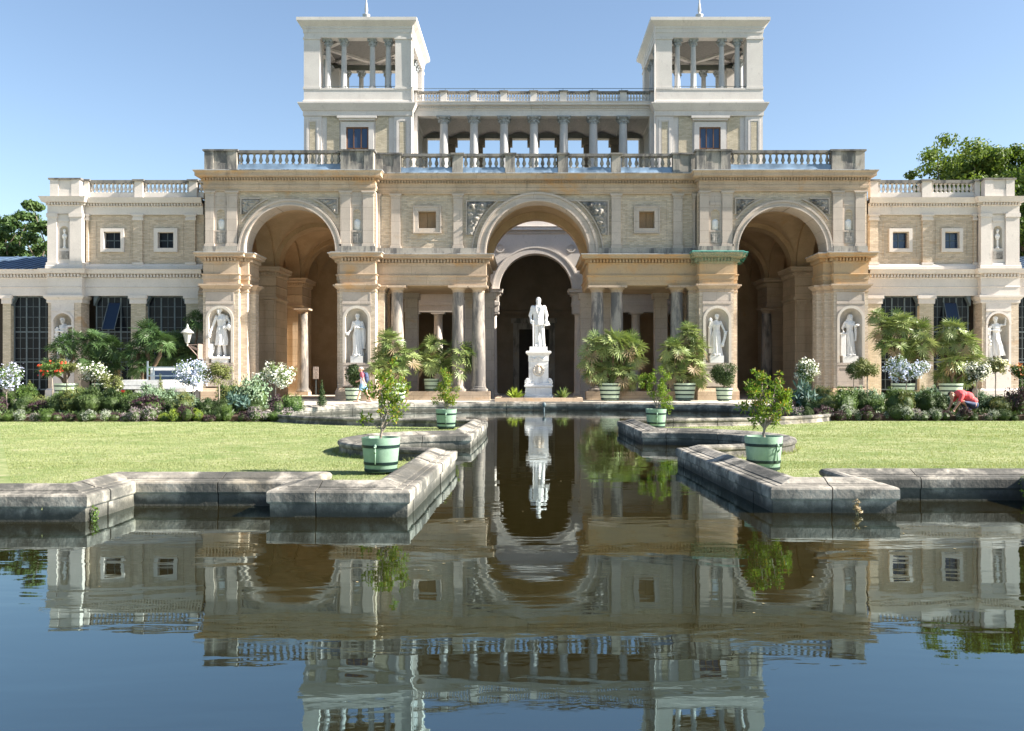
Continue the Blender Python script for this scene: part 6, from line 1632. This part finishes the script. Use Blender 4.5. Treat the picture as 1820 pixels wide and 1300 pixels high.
standard(168, 35, 660, 32, 19, 'white flowering standard behind the round green one in the left bed', 'green', 'white', 120, .035, 2000, 4)
standard(197, 31.5, 682, 30, 22, 'rounded green standard with few white flowers in the left bed', 'olive', 'white', 24, .025, 3000, 5)
standard(343, 33.5, 663, 38, 27, 'large pale blue flowering standard in front of the outer left pier', 'green', 'blue', 250, .032, 1900, 6)
standard(390, 31.2, 663, 30, 24, 'green standard on a thin trunk beside the pale blue one, left bed', 'olive', None, 0, 0, 2600, 7)
standard(491, 34, 667, 35, 26, 'white flowering standard before the left arch', 'green', 'white', 230, .034, 2000, 8, spread=.045)
standard(1434, 34, 660, 30, 27, 'white flowering standard before the right arch', 'green', 'white', 130, .032, 2400, 9)
standard(1518, 35.5, 660, 18, 20, 'small dark standard behind the green one below the veiled statue', 'dark', None, 0, 0, 1800, 10)
standard(1542, 31.2, 656, 30, 25, 'green standard on a thin grey trunk below the veiled statue', 'olive', None, 0, 0, 2800, 11)
standard(1611, 33, 656, 42, 25, 'broad pale blue flowering standard in the right bed', 'green', 'blue', 260, .032, 2000, 12)
standard(1737, 31.8, 664, 32, 20, 'white flowering standard beside the bending person', 'dark', 'white', 190, .03, 2200, 13)
standard(1770, 34, 652, 26, 19, 'cream flowering standard below the dancing statue of the right wing', 'olive', 'cream', 70, .035, 2200, 14)
standard(1815, 33, 660, 24, 16, 'orange flowering standard at the right edge of the right bed', 'green', 'orange', 26, .04, 1900, 15)

# ---- bedding plants: three rows either side, each plant a thing
ORD = 'first second third fourth fifth sixth seventh eighth ninth tenth eleventh twelfth thirteenth fourteenth fifteenth sixteenth seventeenth eighteenth nineteenth twentieth twenty-first twenty-second twenty-third twenty-fourth twenty-fifth twenty-sixth'.split()
bush_cache = {}
def bush_mesh(kind, v):
    if (kind, v) in bush_cache: return bush_cache[kind, v]
    spec = {'green': (3000, .055, .03), 'dark': (3000, .055, .03), 'olive': (3000, .05, .026), 'lime': (1300, .07, .035), 'silver': (1100, .07, .026), 'sage': (1200, .10, .04),
            'purple': (1100, .10, .05), 'teal': (420, .26, .085), 'mauve': (900, .075, .035)}[kind]
    cl = [((0, 0, .48), (.66, .66, .44))]+random_clumps((0, 0, .50), (.82, .82, .56), 14, .34, v*7+len(kind))
    n1_ = int(spec[0]*.7); Va, Fa = foliage(cl, n1_, spec[1]*1.2, spec[2]*1.3, .35, 1.1, .25); Vb, Fb = foliage(cl, spec[0]-n1_, spec[1]*1.3, spec[2]*1.2, .8, .7, .2, False)
    V = np.concatenate([Va, Vb]); F = np.concatenate([Fa, Fb+len(Va)])
    cb = MB(); cb.ball((0, 0, .40), (.52, .52, .34), 10, 6)          # added dark cores, block light so the bush reads shaded inside
    for c_, r_ in cl[1:]: cb.ball(c_, tuple(np.array(r_)*.45), 7, 5)
    nV = len(V); V = np.concatenate([V, np.array(cb.v)]); F = np.concatenate([F, np.array(cb.f)+nV])
    V[:, 2] = np.maximum(V[:, 2], .0)
    bush_cache[kind, v] = np_mesh('bush', V, F, [LM[kind], LM['dark']], [0]*spec[0]+[1]*(len(F)-spec[0])); return bush_cache[kind, v]
WORD = {'green': 'mid-green', 'dark': 'dark green', 'olive': 'olive green', 'lime': 'lime green', 'silver': 'silvery white', 'sage': 'grey-green', 'purple': 'dark burgundy', 'teal': 'blue-green leafy', 'mauve': 'dusty mauve'}
def bed(side):
    rn = random.Random(31 if side < 0 else 57); sname = 'left' if side < 0 else 'right'; cnt = {}
    rows = (('front edge', 28.2 if side < 0 else 28.75, .50, 26, ('silver', 'green', 'silver', 'purple', 'lime', 'mauve', 'dark', 'mauve', 'dark', 'purple')),
            ('second row', 30.0, .92, 17, ('olive', 'dark', 'green', 'olive', 'teal', 'dark', 'dark', 'purple', 'green', 'purple', 'dark', 'dark')),
            ('back row', 32.0, 1.12, 15, ('sage', 'dark', 'green', 'sage', 'olive', 'green', 'dark')))
    for rname, d, s, n, kinds in rows:
        xs0, xs1 = (-15 if side < 0 else 1380, 540 if side < 0 else 1850) if rname != 'front edge' else (-10 if side < 0 else 1392, 520 if side < 0 else 1850)
        lst = []
        for i in range(n):
            u = xs0+(xs1-xs0)*(i+.5)/n+rn.uniform(-6, 6); k = rn.choice(kinds); dd = d+rn.uniform(-.35, .35)*(.35 if rname == 'front edge' else 1)
            if rname == 'back row' and ((side < 0 and u > 455) or (side > 0 and u < 1450)): continue
            if side > 0 and 1694 < u < 1752 and rname == 'second row': continue
            if rname != 'front edge' and ((side < 0 and u > 470) or (side > 0 and u < 1440)): dd += .9
            lst.append((u, dd, k, s*rn.uniform(.75, 1.25)))
        for u, dd, k, ss in sorted(lst):
            key = (k, rname); cnt[key] = cnt.get(key, 0)+1
            lab = f'{ORD[cnt[key]-1]} {WORD[k]} plant from the left in the {rname} of the {sname} flower bed'
            o = inst('bedding_plant', bush_mesh(k, rn.randrange(2)), None, (X(u, dd), dd, TZ+.02 if rname != 'front edge' else LZ-.01), rn.uniform(0, 6.28), (ss*rn.uniform(.75, 1.25)*.66, ss*rn.uniform(.7, 1.1)*.66, ss*rn.uniform(.55, 1.0)))
            tag(o, lab, 'plant', f'bedding plants in the {sname} flower bed')
bed(-1); bed(1)
for px_, d, h, w_, k, lab in ((572, 36.2, 1.05, .26, 'dark', 'small dark conical shrub at the path end of the left bed'), (285, 32.6, 1.25, .34, 'olive', 'yellowish conical shrub in front of the truck'),
                              (1640, 32.4, .95, .55, 'olive', 'tall olive bush left of the bending person'), (52, 32.4, 1.05, .5, 'olive', 'tall olive bush below the far left window')):
    cl = [((0, 0, h*u), (w_*(1.05-u), w_*(1.05-u), h*.16)) for u in (.15, .35, .55, .75, .92)]
    V, F = foliage(cl, 1900, .055, .026, .6, .7, .5)
    tag(inst('conical_shrub', np_mesh('conical_shrub', V, F, LM[k]), None, (X(px_, d), d, TZ+.07)), lab, 'shrub')
# low ground cover between the plants
V, F = [], []
gc = []
for sgn, xa, xb in ((-1, -30, -9.6), (1, 10.9, 31)):
    n = 14000; P = np.stack([rg_.uniform(xa, xb, n), rg_.uniform(28.8, 36.8, n), np.full(n, TZ+.09)], 1)
    D = unit(rg_.normal(size=(n, 3))*.8+np.array([0, 0, .7])); S = unit(np.cross(D, rg_.normal(size=(n, 3)))); gc.append(leaf_quads(P, D, S, rg_.uniform(.07, .18, n), .06)[0])
V = np.concatenate(gc); o = inst('ground_cover', np_mesh('ground_cover', V, np.arange(len(V)).reshape(-1, 4), LM['dark']), None, (0, 0, 0))
tag(o, 'low green ground cover filling both flower beds', 'ground cover', kind='stuff')

# ---- spiky plants by the pedestal
for s, lab in ((-1, 'small spiky yellow-green plant left of the pedestal'), (1, 'small spiky green plant right of the pedestal')):
    n = 46; az = rg_.uniform(0, 6.28, n); el = rg_.uniform(.2, 1.4, n); D = np.stack([np.cos(az)*np.cos(el), np.sin(az)*np.cos(el), np.sin(el)], 1)
    S = unit(np.cross(D, rg_.normal(size=(n, 3)))); V, F = leaf_quads(np.zeros((n, 3))+np.array([0, 0, .02]), D, S, rg_.uniform(.45, .68, n), .09)
    tag(inst('spiky_plant', np_mesh('spiky_plant', V, F, LM['lime' if s < 0 else 'palm']), None, (MC+s*1.22, 46.2, .40)), lab, 'plant', 'plants by the pedestal')
# ---- weeds in the basin joints
for k, (px_, py_, d, zz_, sc_, mt, lab) in enumerate(((757, 862, 13.3, .12, .13, 'lime', 'tuft of weeds in a joint of the left canal wall'), (170, 898, 9.95, .08, .10, 'green', 'weed tuft at the far left basin corner'),
        (1520, 900, 10.33, .10, .09, 'dry', 'dry weed trailing from the front right basin wall'), (1818, 838, 11.42, .2, .16, 'lime', 'leafy weed on the basin wall at the right edge'), (640, 745, 0, 0, 0, '', ''))):
    if not mt: continue
    cl = [((0, 0, .0), (sc_*.5, sc_*.4, sc_)), ((.02, -.03, -sc_*.6), sc_*.4)]
    V, F = foliage(cl, 70, .05, .022, .2, .9, .6); ox = X(px_, d)
    tag(inst('weed', np_mesh('weed', V, F, LM[mt]), None, (ox, d-.03, zz_)), lab, 'weed')

# ---- trees behind the palace
def tree(wx, wy, h, cr, label, mat, seed, n=26000, L=.34, nb=15, clear=.35):
    rn = random.Random(seed); e = empty('tree', (wx, wy, -.5), label, 'tree', 'trees behind the palace')
    q = MB(); top = Vector((wx+rn.uniform(-.5, .5), wy, h*.72)); tr = branchy(q, (wx, wy, -.5), top, .042*h*.6, .1, 7, .02, rn); cl = []
    for k in range(nb):
        u = rn.uniform(.35, 1.0); s = tr[0].lerp(top, u); a = k*2.4+rn.uniform(-.4, .4); rr = cr*rn.uniform(.45, .95)*(1-.35*max(0, u-.6)); zt = h*(clear+(.97-clear)*rn.random()**.7)
        kx = math.sqrt(max(.12, 1-((zt-h*.62)/(h*.42))**2)); tip = Vector((wx+math.cos(a)*rr*kx, wy+math.sin(a)*rr*kx, zt))
        pts = branchy(q, s, tip, .11, .03, 5, .06, rn)
        for m_ in range(5):
            c = pts[rn.randint(3, 5)]+Vector((rn.gauss(0, 1), rn.gauss(0, 1), rn.gauss(0, .7)))*cr*.16; r_ = cr*rn.uniform(.10, .21); cl.append((c, (r_*1.15, r_*1.15, r_*.75)))
    q.build('trunk', m_bark, e)
    V, F = foliage(cl, n, L, L*.6, .25, 1.0, .6); V = V-np.array([wx, wy, -.5])
    inst('crown', np_mesh('crown', V, F, LM[mat]), e, (wx, wy, -.5))
tree(X(1742, 74), 74, 20.3, 6.8, 'large sunlit leafy tree rising behind the right wing', 'tree', 3, 80000, .30, 54, .5)
tree(X(1800, 71), 71, 20.2, 4.6, 'sunlit tree right of the largest one, partly outside the picture', 'tree', 23, 40000, .30, 30, .4)
tree(X(1664, 78), 78, 18.6, 3.0, 'smaller tree behind the right wing balustrade, left of the large one', 'tree', 8, 22000, .30, 22, .5)
tree(X(1828, 64), 64, 16.4, 4.9, 'tree at the right edge beside the corner pavilion', 'tree', 5, 64000, .28, 48, .06)
tree(X(12, 78), 78, 15.4, 4.2, 'dark green tree over the hall roof at the far left edge', 'treel', 11, 26000, .32, 18)
tree(X(84, 76), 76, 16.2, 2.9, 'dark green tree just left of the corner pavilion', 'treel', 14, 14000, .36, 12)
tree(X(45, 84), 84, 14.6, 3.6, 'dark green tree between the two left edge trees', 'treel', 17, 14000, .36, 12)
